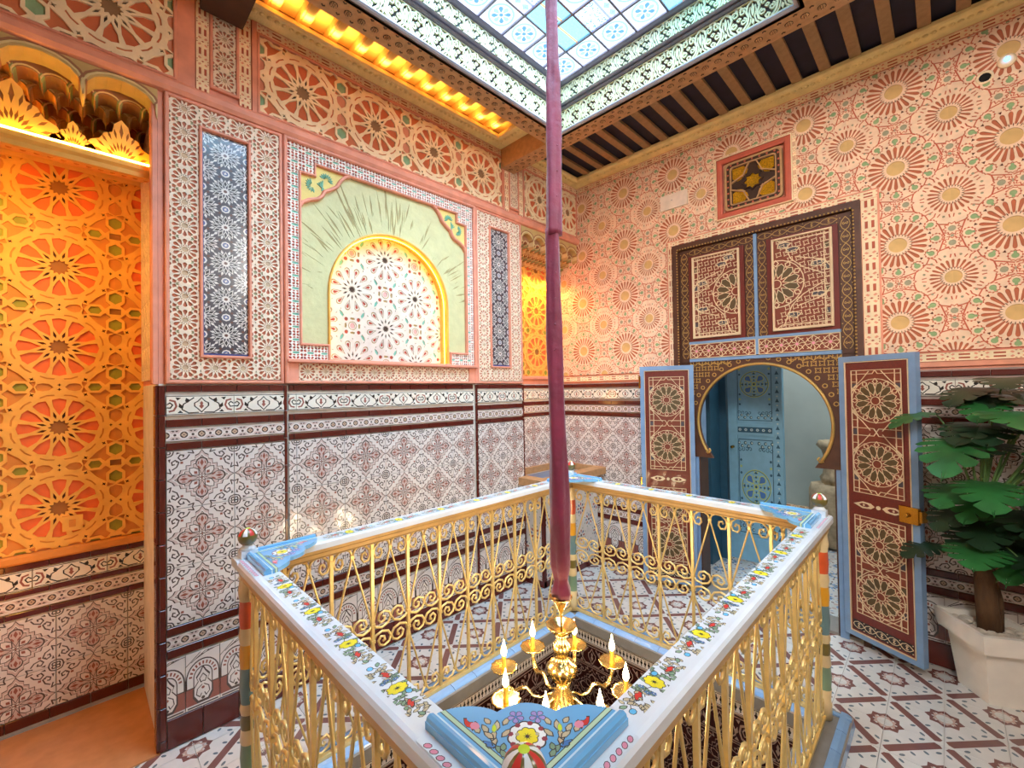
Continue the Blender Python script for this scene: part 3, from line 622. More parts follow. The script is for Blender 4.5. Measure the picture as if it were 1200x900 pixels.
# --- door tracery: flat inlaid panel w x h with n rosettes of thin raised fillets
def tracery(w, h, n, line='door_line', lw=.0036, r=None, ground='door_inner'):
    A = Art(); A.rect(-1, -1, 1, 1, ground, -.004); r = r or min(w*.42, h/n*.44)
    def L(P): A.line(P, lw, line, 0)
    X, Y = w/2-.004, h/2-.004; bx = w/2-.034
    L([(-X, -Y), (X, -Y), (X, Y), (-X, Y), (-X, -Y)]); L([(-bx, -Y), (-bx, Y)]); L([(bx, -Y), (bx, Y)])
    k = max(4, int(h/.045))
    for i in range(k):
        y = -Y+2*Y*(i+.5)/k
        for a in (1, -1): L([(a*X, y), (a*bx, y)]);
        if i % 3 == 1:
            for a in (1, -1): A.rect(min(a*(X-.004), a*(bx+.004)), y+.004, max(a*(X-.004), a*(bx+.004)), y+2*Y/k*.8, 'door_slate' if i % 2 else 'door_olive', -.003)
    hh = h/n
    for j in range(n+1):
        yb = -h/2+j*hh; yb = max(-Y, min(Y, yb))
        for q in (-.022, .022):
            if -Y < yb+q < Y: L([(-bx, yb+q), (-.05*w, yb+q), (0, yb), (.05*w, yb+q), (bx, yb+q)])
    for j in range(n):
        cy = -h/2+hh*(j+.5)
        for a in (1, -1):
            for b in (1, -1): L([(a*bx, cy+b*r*.15), (a*r*.95, cy+b*r*.55), (a*r*.55, cy+b*r*.95), (a*r*.25, cy+b*hh*.47)]); L([(a*X, cy+b*r*.40), (a*bx, cy+b*r*.70), (a*r*.75, cy+b*r*1.0)])
        A.circ(0, cy, r, line, 0, 24); A.circ(0, cy, r-lw, ground, -.004, 24)
        for i in range(12):
            a = 2*pi*(i+.5)/12; c, q = cos(a), sin(a); put = lambda P: [(x*c-y*q, cy+x*q+y*c) for x, y in P]
            A.p(put([(r*.22, 0), (r*.48, r*.145), (r*.74, r*.145), (r*.86, 0), (r*.74, -r*.145), (r*.48, -r*.145)]), line, 0)
            A.p(put([(r*.22+lw*1.6, 0), (r*.48, r*.145-lw*.8), (r*.73, r*.145-lw*.8), (r*.86-lw, 0), (r*.73, -r*.145+lw*.8), (r*.48, -r*.145+lw*.8)]), 'door_olive', -.003)
            a += pi/12; c, q = cos(a), sin(a); A.line([(x*c-y*q, cy+x*q+y*c) for x, y in [(r*.74, 0), (r*.86, r*.10), (r, 0)]], lw, line, 0); A.line([(x*c-y*q, cy+x*q+y*c) for x, y in [(r*.74, 0), (r*.86, -r*.10), (r, 0)]], lw, line, 0)
        A.circ(0, cy, r*.20, line, 0, 12); A.circ(0, cy, r*.20-lw, 'door_inner', -.003, 12)
    return A
def vine(w, h, line='door_gold', ground='door_brown', step=.075, along='y'):
    """running scroll border centred on 0; returns drawing"""
    A = Art(); A.rect(-2, -2, 2, 2, ground, -.002); W, H = (w, h) if along == 'y' else (h, w); n = max(1, round(H/step)); st = H/n
    def put(P): return P if along == 'y' else [(y, x) for x, y in P]
    for i in range(n):
        cy = -H/2+st*(i+.5); a = W*.36
        for g in (1, -1):
            A.line(put([(0, cy-st*.5), (g*a*.6, cy-st*.36), (g*a, cy-st*.08), (g*a*.75, cy+st*.22), (0, cy+st*.5)]), W*.055, line, 0)
            A.line(put([(g*x, y) for x, y in spiral(a*.32, cy, a*.32, pi*.5, -.9, 6, .6)]), W*.045, line, 0)
            A.circ(*put([(g*W*.40, cy+st*.46)])[0], W*.06, line, 0, 5)
        A.circ(*put([(0, cy)])[0], W*.05, line, 0, 5)
    return A
# ================================================================== setting
X0 = XL-.013                                      # masonry face behind the cladding
def runs(name, mat, parent, fk, c, x0, x1, z0, z1, pitch, anchor, th=.012, gap=.003, rim=None, vertical=False):
    """a run of plain glazed tiles between x0..x1 (or z0..z1 when vertical)"""
    a, b = (z0, z1) if vertical else (x0, x1); k = math.floor((a-anchor)/pitch)
    while anchor+k*pitch < b-1e-6:
        p, q = max(a, anchor+k*pitch)+gap/2, min(b, anchor+(k+1)*pitch)-gap/2; k += 1
        if q-p < .006: continue
        u0, u1, v0, v1 = (x0, x1, p, q) if vertical else (p, q, z0, z1)
        key = ('run', mat, round(u1-u0, 4), round(v1-v0, 4), th)
        if key not in CACHE:
            w_, h_ = (u1-u0)/2, (v1-v0)/2; e = .002; mb = MB()
            mb.add([(-w_, -h_, -th), (w_, -h_, -th), (w_, h_, -th), (-w_, h_, -th), (-w_, -h_, -e), (w_, -h_, -e), (w_, h_, -e), (-w_, h_, -e), (-w_+e, -h_+e, 0), (w_-e, -h_+e, 0), (w_-e, h_-e, 0), (-w_+e, h_-e, 0)],
                   [(0, 1, 5, 4), (1, 2, 6, 5), (2, 3, 7, 6), (3, 0, 4, 7), (4, 5, 9, 8), (5, 6, 10, 9), (6, 7, 11, 10), (7, 4, 8, 11), (8, 9, 10, 11)])
            CACHE[key] = mb.mesh(name, [mat])
        obj(name, CACHE[key], parent, frame(fk, c) @ T((u0+u1)/2, (v0+v1)/2, 0))
def dado(parent, fk, c, x0, x1, ax, dz=0., low=True, zb=0., med_to=None):
    """the tiled dado; ax = centre of one medallion"""
    R = dict(rim=.012, gap=.003)
    runs('trim_tile', 'tile_brown', parent, fk, c+0, x0, x1, 1.617+dz, 1.648+dz, .1465, ax)
    paper('arab', ARAB, 'border_tile', parent, fk, c, (x0, 1.508+dz, x1, 1.603+dz), .2667, .095, ax, 1.5555+dz, **R)
    runs('trim_tile', 'tile_brown', parent, fk, c, x0, x1, 1.455+dz, 1.490+dz, .1465, ax)
    paper('round', ROUND, 'roundel_tile', parent, fk, c, (x0, 1.392+dz, x1, 1.444+dz), .068, .052, ax, 1.418+dz, rim=.012, gap=0)
    runs('trim_tile', 'tile_brown', parent, fk, c, x0, x1, 1.350+dz, 1.382+dz, .1465, ax)
    paper('med', MED, 'wall_tile', parent, fk, c, (x0, (.548 if low else zb), x1, 1.345+dz), .2667, .2667, ax, 1.2115, **R)
    if low:
        runs('trim_tile', 'tile_brown', parent, fk, c, x0, x1, .506, .543, .1465, ax)
        paper('round', ROUND, 'roundel_tile', parent, fk, c, (x0, .449, x1, .501), .068, .052, ax, .475, rim=.012, gap=0)
        runs('trim_tile', 'tile_brown', parent, fk, c, x0, x1, .405, .444, .1465, ax)
        paper('arcade', ARCADE, 'arcade_tile', parent, fk, c, (x0, .136, x1, .398), .135, .262, ax, .267, **R)
        runs('skirting_tile', 'tile_brown', parent, fk, c, x0, x1, .002, .132, .148, ax)
def two(mb, a, b, y0, y1, z0, z1): mb.box(a, b, y0, y1, z0, min(z1, 1.655), 0) if z0 < 1.655 else None; (mb.box(a, b, y0, y1, max(z0, 1.655), z1, 1) if z1 > 1.655 else None)

# ---- left wall
wl = MB()
two(wl, -3.3, X0, .262, .800, 0, 3.0); two(wl, -3.3, X0-.015, .800, 2.135, 0, 1.655); two(wl, -3.3, X0-.13, .800, 2.135, 1.655, 3.0); two(wl, -3.3, X0, 2.135, 2.662, 0, 3.0)
wl.box(-3.3, X0, -.95, 3.65, 3.0, 3.70, 1)
two(wl, -3.36, -3.173, -1.1, .262, 0, 3.0); two(wl, -3.3, -2.793, 2.662, 3.65, 0, 3.0); two(wl, -3.3, X0, -1.1, -.95, 0, 3.62)
wall_l = props(wl.build('wall_left', ['grout', 'plaster_pink']), None, None, None, 'structure')
dado(wall_l, 'L', XL, .286, .786, .421)
dado(wall_l, 'L', XL-.015, .815, 2.120, .987)
dado(wall_l, 'L', XL, 2.152, 2.645, 2.274)
for a, b in ((.262, .284), (.788, .802), (2.134, 2.150), (2.647, 2.662)): runs('edge_tile', 'tile_brown', wall_l, 'L', XL, a, b, .002, 1.648, .146, .05, vertical=True)
runs('edge_tile', 'tile_brown', wall_l, 'B', .250, -2.60, -2.527, .002, 1.648, .146, .05, vertical=True)
# left recess: low dado under the glow-tinted panel
CR = -3.16
for z0, z1 in ((.772, .800), (.648, .672), (.545, .572), (.02, .07)): runs('trim_tile', 'tile_brown', wall_l, 'L', CR, -1.0, .262, z0, z1, .146, .05)
paper('arab', ARAB, 'border_tile', wall_l, 'L', CR, (-1.0, .675, .262, .768), .2667, .095, -.02, .7215, rim=.012, gap=.003)
paper('round', ROUND, 'roundel_tile', wall_l, 'L', CR, (-1.0, .578, .262, .642), .068, .052*1.2, -.02, .610, rim=.012)
paper('med', MED, 'wall_tile', wall_l, 'L', CR, (-1.0, .075, .262, .540), .2667, .2667, .06, .405, rim=.012, gap=.003)
# right recess and basin side
dado(wall_l, 'L', -2.78, 2.662, 3.448, 2.80, low=False, zb=.80)
# brackets of red moulding along the wall
tr = MB(); prof = [(0, 3.0), (-.028, 3.006), (-.040, 3.022), (-.040, 3.048), (-.028, 3.064), (0, 3.070)]
tr.strip([(-o, h) for o, h in [(-x, y) for x, y in prof]], [(X0, -.95), (X0, 3.448)]) if False else tr.strip([(o, h) for o, h in prof], [(X0, -.95), (X0, 3.448)])
props(tr.build('trim_1', ['plaster_pink']), None, None, None, 'structure')

# ---- lace panels with mosaic strips
def moulding(mb, fk, c, pts, w=.014, d=.012, closed=True):
    """small rounded moulding along a flat path on a wall, as boxes with mitred ends"""
    n = len(pts); F = frame(fk, c); prof = [(-w/2, -.012), (-w/2, d*.5), (-w*.25, d), (w*.25, d), (w/2, d*.5), (w/2, -.012)]
    P = [Vector(p) for p in pts]; vs = []
    for i in range(n):
        if closed: a, b = P[i]-P[i-1], P[(i+1) % n]-P[i]
        else: a = P[i]-P[i-1] if i else P[1]-P[0]; b = P[i+1]-P[i] if i < n-1 else P[i]-P[i-1]
        a.normalize(); b.normalize(); na = Vector((-a.y, a.x)); nb = Vector((-b.y, b.x)); q = na+nb; q = q/max(.25, q.dot(na))
        for o, h in prof: vs.append(F @ Vector((P[i].x+q.x*o, P[i].y+q.y*o, h)))
    k = len(prof); fs = []
    for i in range(n if closed else n-1):
        for j in range(k-1): i2 = (i+1) % n; fs.append((i*k+j, i2*k+j, i2*k+j+1, i*k+j+1))
    if not closed: fs.append(tuple(range(k))[::-1]); fs.append(tuple((n-1)*k+j for j in range(k)))
    mb.add(vs, fs)
def rect_mould(mb, fk, c, x0, y0, x1, y1, w=.014, d=.012): moulding(mb, fk, c, [(x0, y0), (x1, y0), (x1, y1), (x0, y1)], w, d)
LACE_A = lace(.115, .111)
def lace_panel(y0, y1, s0, s1, label, lab2):
    t = thing('lace_panel', label, 'wall panel', (XL, (y0+y1)/2, 1.66), 'pierced plaster panels of the piers')
    n = round((y1-y0-.03)/.115); u = (y1-y0-.03)/n
    paper('lace%.3f' % u, lace(u, .111), 'flower_tracery', t, 'L', XL, (y0+.015, 1.676, y1-.015, 2.99), u, .111, y0+.015+u/2, 1.732, cut=[rect(s0-.012, 1.785, s1+.012, 2.892)], rim=.013)
    f = MB(); rect_mould(f, 'L', XL, y0+.008, 1.664, y1-.008, 2.996, .016, .008); rect_mould(f, 'L', XL, s0-.006, 1.787, s1+.006, 2.890, .014, .014); f.build('frame', ['plaster_pink'], t)
    t2 = thing('mosaic_strip', lab2, 'tile panel', (XL, (s0+s1)/2, 1.79), 'black and white mosaic strips')
    k = 6; h = (2.883-1.805)/k
    paper('mos%.3f' % (s1-s0), mosaic_sc((s1-s0)/.19, h/.19), 'mosaic_panel', t2, 'L', XL-.008, (s0, 1.805, s1, 2.883), s1-s0, h, (s0+s1)/2, 1.805+h/2, rim=.005)
    e = MB(); F = frame('L', XL-.010)
    for a, b, c_, d_ in ((s0, s1, 1.793, 1.803), (s0, s0+.006, 1.803, 2.884)): e.add([F @ Vector(v) for v in [(a, c_, .0), (b, c_, 0), (b, d_, 0), (a, d_, 0), (a, c_, .004), (b, c_, .004), (b, d_, .004), (a, d_, .004)]], [(0, 1, 5, 4), (1, 2, 6, 5), (2, 3, 7, 6), (3, 0, 4, 7), (4, 5, 6, 7)])
    e.build('blue_edging', ['mosaic_blue'], t2)
def mosaic_sc(kx, ky): a = Art(); a.sh = [([(x*kx, y*ky) for x, y in p], mt, h) for p, mt, h in MOS.sh]; return a
lace_panel(.286, .786, .428, .622, 'broad cream lace plaster panel on the near pier beside the orange recess', 'tall black and white star mosaic strip in the near broad lace panel')
lace_panel(2.150, 2.650, 2.300, 2.498, 'narrow-looking cream lace plaster panel on the far pier beyond the arched niche', 'far black and white star mosaic strip beyond the arched niche')
# side of the near pier, seen edge on
t = thing('gilded_lace_strip', 'gold lace plaster strip on the side of the near pier inside the orange recess', 'wall panel', (-2.8, .262, 1.66))
paper('laceS', lace(.10, .111), 'flower_tracery', t, 'B', .249, (-3.10, 1.68, -2.60, 2.95), .10, .111, -3.05, 1.732, rim=.013)
f = MB(); rect_mould(f, 'B', .249, -2.59, 1.664, -2.535, 2.99, .02, .01); f.build('frame', ['plaster_pink'], t)

# ---- arched niche
nt_ = thing('arched_niche', 'pale green arched niche with glowing rosette field between the two lace piers', 'niche', (XL, 1.465, 1.66))
AC, AZ, AR = 1.463, 2.190, .425
arch_in = [(AC+AR, 1.79)]+[(AC+AR*cos(pi*i/28), AZ+AR*sin(pi*i/28)) for i in range(29)]+[(AC-AR, 1.79)]
def mir(P): return [(2*1.4655-x, y) for x, y in P][::-1]
scal = [(.876, 2.640), (.890, 2.668), (.930, 2.695), (.975, 2.712), (1.000, 2.735), (1.014, 2.765), (1.045, 2.785), (1.085, 2.815), (1.110, 2.860), (1.140, 2.893), (1.165, 2.903)]
inner = [(.876, 1.875), (1.038, 1.875), (1.038, 1.79)]; inner_full = [(.876, 1.875), (1.030, 1.875), (1.030, 1.79), (1.901, 1.79), (1.901, 1.875), (2.055, 1.875), (2.055, 2.833), (1.972, 2.838), (1.972, 2.905), (.959, 2.905), (.959, 2.838), (.876, 2.833)]
paper('latt', LAT, 'lattice_tracery', nt_, 'L', XL, (.812, 1.792, 2.118, 2.994), .0765, .0705, .850, 1.827, cut=[inner_full], rim=.06)
fld = Art(); fld.rect(-9, -9, 9, 9, 'field_green', 0); rr = random.Random(3)
for k in range(95):
    a = rr.uniform(.10, pi-.10); r0 = rr.uniform(.46, .62); ln = rr.uniform(.03, .20)
    if rr.random() < .35: a = pi/2+rr.gauss(.45, .12) if rr.random() < .5 else pi/2+rr.gauss(.02, .09); ln = rr.uniform(.08, .24)
    w_ = rr.uniform(.0015, .0075) if ln > .08 else .0015; q = a+rr.uniform(-.03, .03)
    p0, p1 = (AC+r0*cos(a), AZ-.05+r0*sin(a)), (AC+(r0+ln)*cos(q), AZ-.05+(r0+ln)*sin(q)); dx, dy = (p1[1]-p0[1]), -(p1[0]-p0[0]); L_ = max(1e-6, sqrt(dx*dx+dy*dy)); dx, dy = dx/L_*w_, dy/L_*w_
    fld.p([p0, ((p0[0]+p1[0])/2+dx, (p0[1]+p1[1])/2+dy), p1, ((p0[0]+p1[0])/2-dx, (p0[1]+p1[1])/2-dy)], 'field_scratch', -.0025)
fm = fld.bake('plaster_field', [inner_full], [arch_in], rim=.02); obj('plaster_field', fm, nt_, frame('L', XL-.020))
for P, nm in ((scal, 0), (mir(scal), 1)):
    corner = [(.876, 2.833), (.959, 2.838), (.959, 2.905)] if not nm else None
    if nm == 0: poly = scal+[(.959, 2.905), (.959, 2.838), (.876, 2.833)]
    else: poly = mir(scal+[(.959, 2.905), (.959, 2.838), (.876, 2.833)])
    A = Art(); A.rect(-9, -9, 9, 9, 'spandrel_yellow', 0); sgn = -1 if nm else 1; ox, oz = (1.006, 2.775) if not nm else (2*1.4655-1.006, 2.775)
    for base, d_ in (((-.030, .040), 1), ((.045, -.002), -1)):
        pass
    for k in range(9):
        t_ = k/8; a = pi*.62+pi*.95*t_; cx, cy = -.058, .008
        A.p([(ox+sgn*(cx+.010*cos(a)-0), oz+cy+.010*sin(a)), (ox+sgn*(cx+.030*cos(a+.16)), oz+cy+.030*sin(a+.16)), (ox+sgn*(cx+.040*cos(a)), oz+cy+.040*sin(a)), (ox+sgn*(cx+.030*cos(a-.16)), oz+cy+.030*sin(a-.16))], 'leaf_green', .004)
        a = pi*.88-pi*.95*t_; cx, cy = .020, .062
        A.p([(ox+sgn*(cx+.010*cos(a)), oz+cy+.010*sin(a)), (ox+sgn*(cx+.030*cos(a+.16)), oz+cy+.030*sin(a+.16)), (ox+sgn*(cx+.040*cos(a)), oz+cy+.040*sin(a)), (ox+sgn*(cx+.030*cos(a-.16)), oz+cy+.030*sin(a-.16))], 'leaf_green', .004)
    for k in range(4): A.line([(ox+sgn*(.004-.003*k), oz+.002-.004*k+.004), (ox+sgn*(-.030+.010*k), oz+.028+.008*k)], .006, 'leaf_green', .005)
    obj('spandrel', A.bake('spandrel', [poly], rim=.02), nt_, frame('L', XL-.010))
f = MB()
moulding(f, 'L', XL-.008, scal, .020, .016, closed=False); moulding(f, 'L', XL-.008, mir(scal), .020, .016, closed=False)
moulding(f, 'L', XL-.004, inner_full, .014, .014)
moulding(f, 'L', XL, [(.800, 1.66), (.800, 2.997), (2.132, 2.997), (2.132, 1.66)], .022, .016, closed=False)
moulding(f, 'L', XL-.004, [(.80, 1.780), (2.13, 1.780)], .022, .034, closed=False); moulding(f, 'L', XL-.004, [(.80, 1.664), (2.13, 1.664)], .016, .010, closed=False)
F = frame('L', XL-.012); 
for a, b in ((.812, .862), (2.068, 2.12)): f.add([F @ Vector(v) for v in [(a, 1.665, .016), (b, 1.665, .016), (b, 1.775, .016), (a, 1.775, .016), (a, 1.665, -.01), (b, 1.665, -.01), (b, 1.775, -.01), (a, 1.775, -.01)]], [(0, 1, 2, 3), (0, 4, 5, 1), (1, 5, 6, 2), (3, 7, 4, 0)])
f.build('pink_moulding', ['plaster_pink'], nt_)
paper('laceB', lace(.0967, .100), 'flower_tracery', nt_, 'L', XL-.006, (.862, 1.672, 2.068, 1.772), .1005, .100, .912, 1.722, rim=.02)
paper('niche', NICHE, 'rosette_field', nt_, 'L', XL-.105, (AC-AR, 1.79, AC+AR, AZ+AR), .456, .456, 1.448, 2.020, keep=[arch_in], rim=.02)
f = MB(); F = frame('L', XL); n_ = len(arch_in)
f.add([F @ Vector((x, y, h)) for h in (-.016, -.125) for x, y in arch_in], [(i, i+1, n_+i+1, n_+i) for i in range(n_-1)], sm=True); f.build('arch_reveal', ['ochre'], nt_)
f = MB(); moulding(f, 'L', XL-.014, arch_in, .012, .010, closed=False); f.build('arch_moulding', ['ochre'], nt_)
f = MB(); P = [(AC+(x-AC)*.972, AZ+(y-AZ)*.975 if y > AZ else y) for x, y in arch_in]
f.tube([F @ Vector((x, y, -.040)) for x, y in P], .004, 4); f.build('light_strip', ['led_niche'], nt_)
f = MB(); f.box(XL-.125, XL-.004, AC-AR, AC+AR, 1.776, 1.790); f.build('sill', ['plaster_pink'], nt_)

# ---- friezes above the red moulding
def frieze(y0, y1, c0, label, pitch=.4405):
    t = thing('rosette_frieze', label, 'frieze', (XL, (y0+y1)/2, 3.08), 'carved rosette friezes under the cornice')
    paper('fr%.3f' % pitch, scaled(ST_FRIEZE, pitch/.44, 1.), 'star_rosette', t, 'L', XL, (y0+.012, 3.082, y1-.012, 3.488), pitch, .44, c0, 3.284, rim=.013)
    f = MB(); rect_mould(f, 'L', XL, y0+.006, 3.077, y1-.006, 3.492, .014, .008); f.build('frame', ['plaster_pink'], t)
def scaled(A0, kx, ky): a = Art(); a.sh = [([(x*kx, y*ky) for x, y in p], mt, h) for p, mt, h in A0.sh]; return a
frieze(-.93, .333, .106, 'nearest star rosette frieze, above the orange recess')
frieze(.668, 2.455, .898, 'long star rosette frieze above the arched niche')
frieze(2.690, 3.448, 2.905, 'short shaded star rosette frieze ending at the back wall corner', .405)
pf = MB(); pf.box(X0-.002, XL+.004, .333, .402, 3.07, 3.55); pf.box(X0-.002, XL+.004, .645, .668, 3.07, 3.55); props(pf.build('trim_2', ['plaster_pink']), kind='structure')
def post(y0, y1, label):
    t = thing('carved_pilaster', label, 'pilaster', (XL, (y0+y1)/2, 3.08), 'lace pilasters between the friezes')
    w_ = (y1-y0)
    paper('postl%.3f' % w_, lace(w_*.40, .105), 'flower_tracery', t, 'L', XL+.002, (y0+w_*.30, 3.12, y1-w_*.30, 3.50), w_*.40, .105, (y0+y1)/2, 3.165, rim=.015)
    for a, b in ((y0+.004, y0+w_*.24), (y1-w_*.24, y1-.004)):
        paper('postb%.3f' % w_, rot90(scaled(BRD, .75, (b-a)/.048)), 'ribbon_border', t, 'L', XL, (a, 3.075, b, 3.545), b-a, .0975, (a+b)/2, 3.12, rim=.013)
    f = MB(); rect_mould(f, 'L', XL+.002, y0+w_*.27, 3.11, y1-w_*.27, 3.51, .014, .006); f.build('frame', ['plaster_pink'], t)
def rot90(A0): a = Art(); a.sh = [([(-y, x) for x, y in p], mt, h) for p, mt, h in A0.sh]; return a
post(.402, .645, 'near lace pilaster between the first two rosette friezes'); post(2.462, 2.690, 'far lace pilaster under the end of the carved cross beam')
bt = thing('ribbon_border', 'thin pink ribbon border under the gold cornice on the left wall', 'border', (XL, 1.5, 3.5), 'painted ribbon borders')
for a, b in ((-.93, .333), (.668, 2.455), (2.69, 3.448)): paper('brd', BRD, 'ribbon', bt, 'L', XL, (a, 3.500, b, 3.550), .13, .05, .7, 3.525, rim=.013)

# ---- rosette panels in the recesses, strip glow mixed into their colours
t = thing('ochre_rosette_panel', 'large glowing ochre star rosette panel in the near left recess', 'wall panel', (CR, -.3, .83))
paper('och', ST_LIT, 'star_rosette', t, 'L', CR, (-1.0, .85, .262, 2.79), .42, .405, -.062, 1.855, rim=.013)
f = MB(); F = frame('L', CR); moulding(f, 'L', CR, [(-1.0, .826), (.262, .826)], .045, .022, closed=False); f.build('bottom_moulding', ['ochre_salmon'], t)
CK = -2.61
f = MB(); f.strip([(0, 2.770), (-.03, 2.782), (CR-CK+.02, 2.612), (CR-CK, 2.612), (CR-CK, 2.632), (CR-CK-.012, 2.644), (CR-CK-.012, 2.664), (CR-CK+.05, 2.670), (0, 2.80)], [(CR, -.94), (CR, .258)]); f.build('cornice', ['ochre'], t)
f = MB()
for k in range(30): f.sphere((CR+(CK-CR)*.78, -.92+.04*k, 2.652), .013, 6, 4, sq=(1.6, 1, .8))
props(f.build('cornice_carving', ['ochre_salmon'], t), kind='stuff')
f = MB(); f.tube([(CK+.010, -.93, 2.671), (CK+.010, .25, 2.671)], .0045, 5); f.build('light_strip', ['led'], t)
def crest(yc, w_, h_):
    A = Art(); A.rect(-9, -9, 9, 9, 'ochre', 0)
    out = [(-.5, 0), (-.5, .20), (-.42, .36), (-.30, .44), (-.24, .60), (-.13, .66), (-.10, .86), (0, 1.0), (.10, .86), (.13, .66), (.24, .60), (.30, .44), (.42, .36), (.5, .20), (.5, 0)]
    P = [(x*w_, y*h_) for x, y in out]
    for k in range(11):
        a = pi*(k+1)/12
        for r0, r1 in ((.12, .24), (.27, .40)):
            A.p([(x*cos(a)-y*sin(a), (x*sin(a)+y*cos(a))*1.2*h_/w_*1.6+.02*h_) for x, y in [(r0*w_, 0), ((r0+r1)/2*w_, .020*w_), (r1*w_, 0), ((r0+r1)/2*w_, -.020*w_)]], 'ochre_brown', -.006)
    A.p([(x*w_, y*h_) for x, y in [(-.03, .70), (0, .92), (.03, .70), (0, .62)]], 'ochre_brown', -.006)
    obj('crest', A.bake('crest', [P], rim=.016), t, frame('L', CK-.022) @ T(yc, 2.664, 0))
for yc, w_, h_ in ((-.62, .28, .20), (-.40, .15, .12), (-.185, .30, .225), (-.010, .15, .125), (.145, .24, .195)): crest(yc, w_, h_)
t = thing('ochre_rosette_panel', 'narrow ochre star rosette panel in the far corner recess behind the velvet sleeve', 'wall panel', (-2.78, 3.0, 1.72))
paper('ochs', ST_SMALL, 'star_rosette', t, 'L', -2.78, (2.662, 1.735, 3.448, 2.82), .40, .395, 3.135, 2.36, rim=.013)
f = MB(); moulding(f, 'L', -2.78, [(2.662, 1.715), (3.448, 1.715)], .035, .018, closed=False); f.build('bottom_moulding', ['plaster_pink'], t)
# ---- stalactite canopies over the recesses
def canopy(y0, y1, xb, n, label, zl, dz):
    t = thing('stalactite_canopy', label, 'canopy', (XL, (y0+y1)/2, 2.75), 'stalactite canopies over the recesses')
    rows = 5; GR = ('muq_tan', 'muq_brown', 'muq_tan', 'muq_brown', 'muq_tan'); PA = ('muq_green', 'muq_green', 'muq_cream', 'muq_green', 'muq_cream')
    for r in range(rows):
        x_ = XL-.004-(XL-xb)*r/rows; A = Art(); A.rect(-9, -9, 9, 9, GR[r], 0)
        nn = n if r == 0 else n*3; w_ = (y1-y0)/nn; off = 0 if r % 2 == 0 else w_/2; hh = (.115 if r == 0 else .050); zz = zl if r == 0 else zl+.045-dz*r
        k = -1; pts = []
        while y0+off+k*w_ < y1+w_:
            c_ = y0+off+(k+.5)*w_
            for i in range(9):
                a = pi-pi*i/8; yy = c_+w_*.49*cos(a)*(1 if abs(cos(a)) > .3 else .9); q = zz+hh*(sin(a)**.7)
                if y0+1e-4 < yy < y1-1e-4: pts.append((yy, min(q, 2.985)))
            for q_, mt in ((.014, 'muq_cream'), (.024, 'muq_brown' if r % 2 == 0 else 'muq_tan')) if r == 0 else ((.008, 'muq_cream'),):
                A.line([(c_+(w_*.47+q_)*cos(pi-pi*i/10), zz+(hh+q_)*sin(pi*i/10)**.7) for i in range(11)], .007 if r == 0 else .005, mt, .003)
            if r: A.p([(c_+w_*.5+x*w_, zz+y) for x, y in [(-.16, .030), (0, .052), (.16, .030), (.10, .006), (-.10, .006)]], PA[r], -.004)
            k += 1
        ms = A.bake('cell_row', [[(y1, 3.0), (y0, 3.0), (y0, pts[0][1])]+pts+[(y1, pts[-1][1])]], rim=(XL-xb)/rows+.01)
        if ms: obj('cell_row', ms, t, frame('L', x_))
canopy(-.95, .262, -3.05, 5, 'painted stalactite plaster canopy over the near orange recess', 2.865, .010)
props(MB().box(-3.12, -3.08, -.95, .26, 2.82, 3.0).build('trim_7', ['muq_brown']), kind='structure')
canopy(2.664, 3.446, -2.76, 5, 'small painted stalactite canopy in the far corner recess', 2.83, .032)

# ---- back wall
wb = MB()
def bw(x0, x1, z0, z1, mi): wb.box(x0, x1, YB+.013, YB+.25, z0, min(z1, 3.70), mi)
bw(-3.0, -1.54, 0, 1.655, 0); bw(-3.0, -1.54, 1.655, 3.70, 1); bw(-.36, 1.7, 0, 1.68, 0); bw(-.36, 1.7, 1.68, 3.70, 1); bw(-1.54, -.36, 2.74, 3.70, 1)
wall_b = props(wb.build('wall_back', ['grout_brown', 'plaster_pink']), None, None, None, 'structure')
dado(wall_b, 'B', YB, -2.78, -1.60, -2.02); dado(wall_b, 'B', YB, -.30, 1.65, .17, dz=.022)
sb = thing('sunburst_wall_panel', 'pink and gold sunburst carved plaster covering the back wall above the tiles', 'wall panel', (-.7, YB, 1.72))
gp = rect(-1.226, 2.842, -.686, 3.340); dr = rect(-1.605, 0, -.262, 2.795)
paper('sunL', SUN, 'sunburst_block', sb, 'B', YB, (-2.78, 1.735, -1.0, 3.495), .455, .46, .27-.455*6, 1.965, cut=[dr, gp], rim=.013)
paper('sunR', SUN, 'sunburst_block', sb, 'B', YB, (-1.0, 1.785, 1.65, 3.495), .455, .46, .27, 1.965, cut=[dr, gp], rim=.013)
bt = thing('ribbon_border', 'pink ribbon border framing the sunburst wall and the carved double door', 'border', (-.9, YB, 1.7), 'painted ribbon borders')
def hb(x0, x1, zc, c=YB): paper('brd', BRD, 'ribbon', bt, 'B', c, (x0, zc-.025, x1, zc+.025), .13, .05, -.9, zc, rim=.013)
VB = rot90(BRD)
def vb(z0, z1, xc, c=YB, k=1.): paper('brdv%.2f' % k, scaled(VB, k, 1), 'ribbon', bt, 'B', c, (xc-.025*k, z0, xc+.025*k, z1), .05*k, .13, xc, 2.0, rim=.013)
hb(-2.78, -1.605, 1.700); hb(-.262, 1.65, 1.75); hb(-2.515, 1.65, 3.523); vb(1.66, 2.745, -1.576, YB-.004); vb(1.68, 2.745, -.311, YB-.004, 1.65); hb(-1.603, -.268, 2.768, YB-.004)
f = MB(); f.box(-.262, 1.65, YB-.004, YB+.013, 1.695, 1.722); f.box(-1.606, -1.600, YB-.006, YB+.013, 1.66, 2.80); f.box(-.270, -.262, YB-.006, YB+.013, 1.68, 2.80); f.box(-1.606, -.262, YB-.006, YB+.013, 2.793, 2.80); f.build('border_fillet', ['border_pink'], bt)
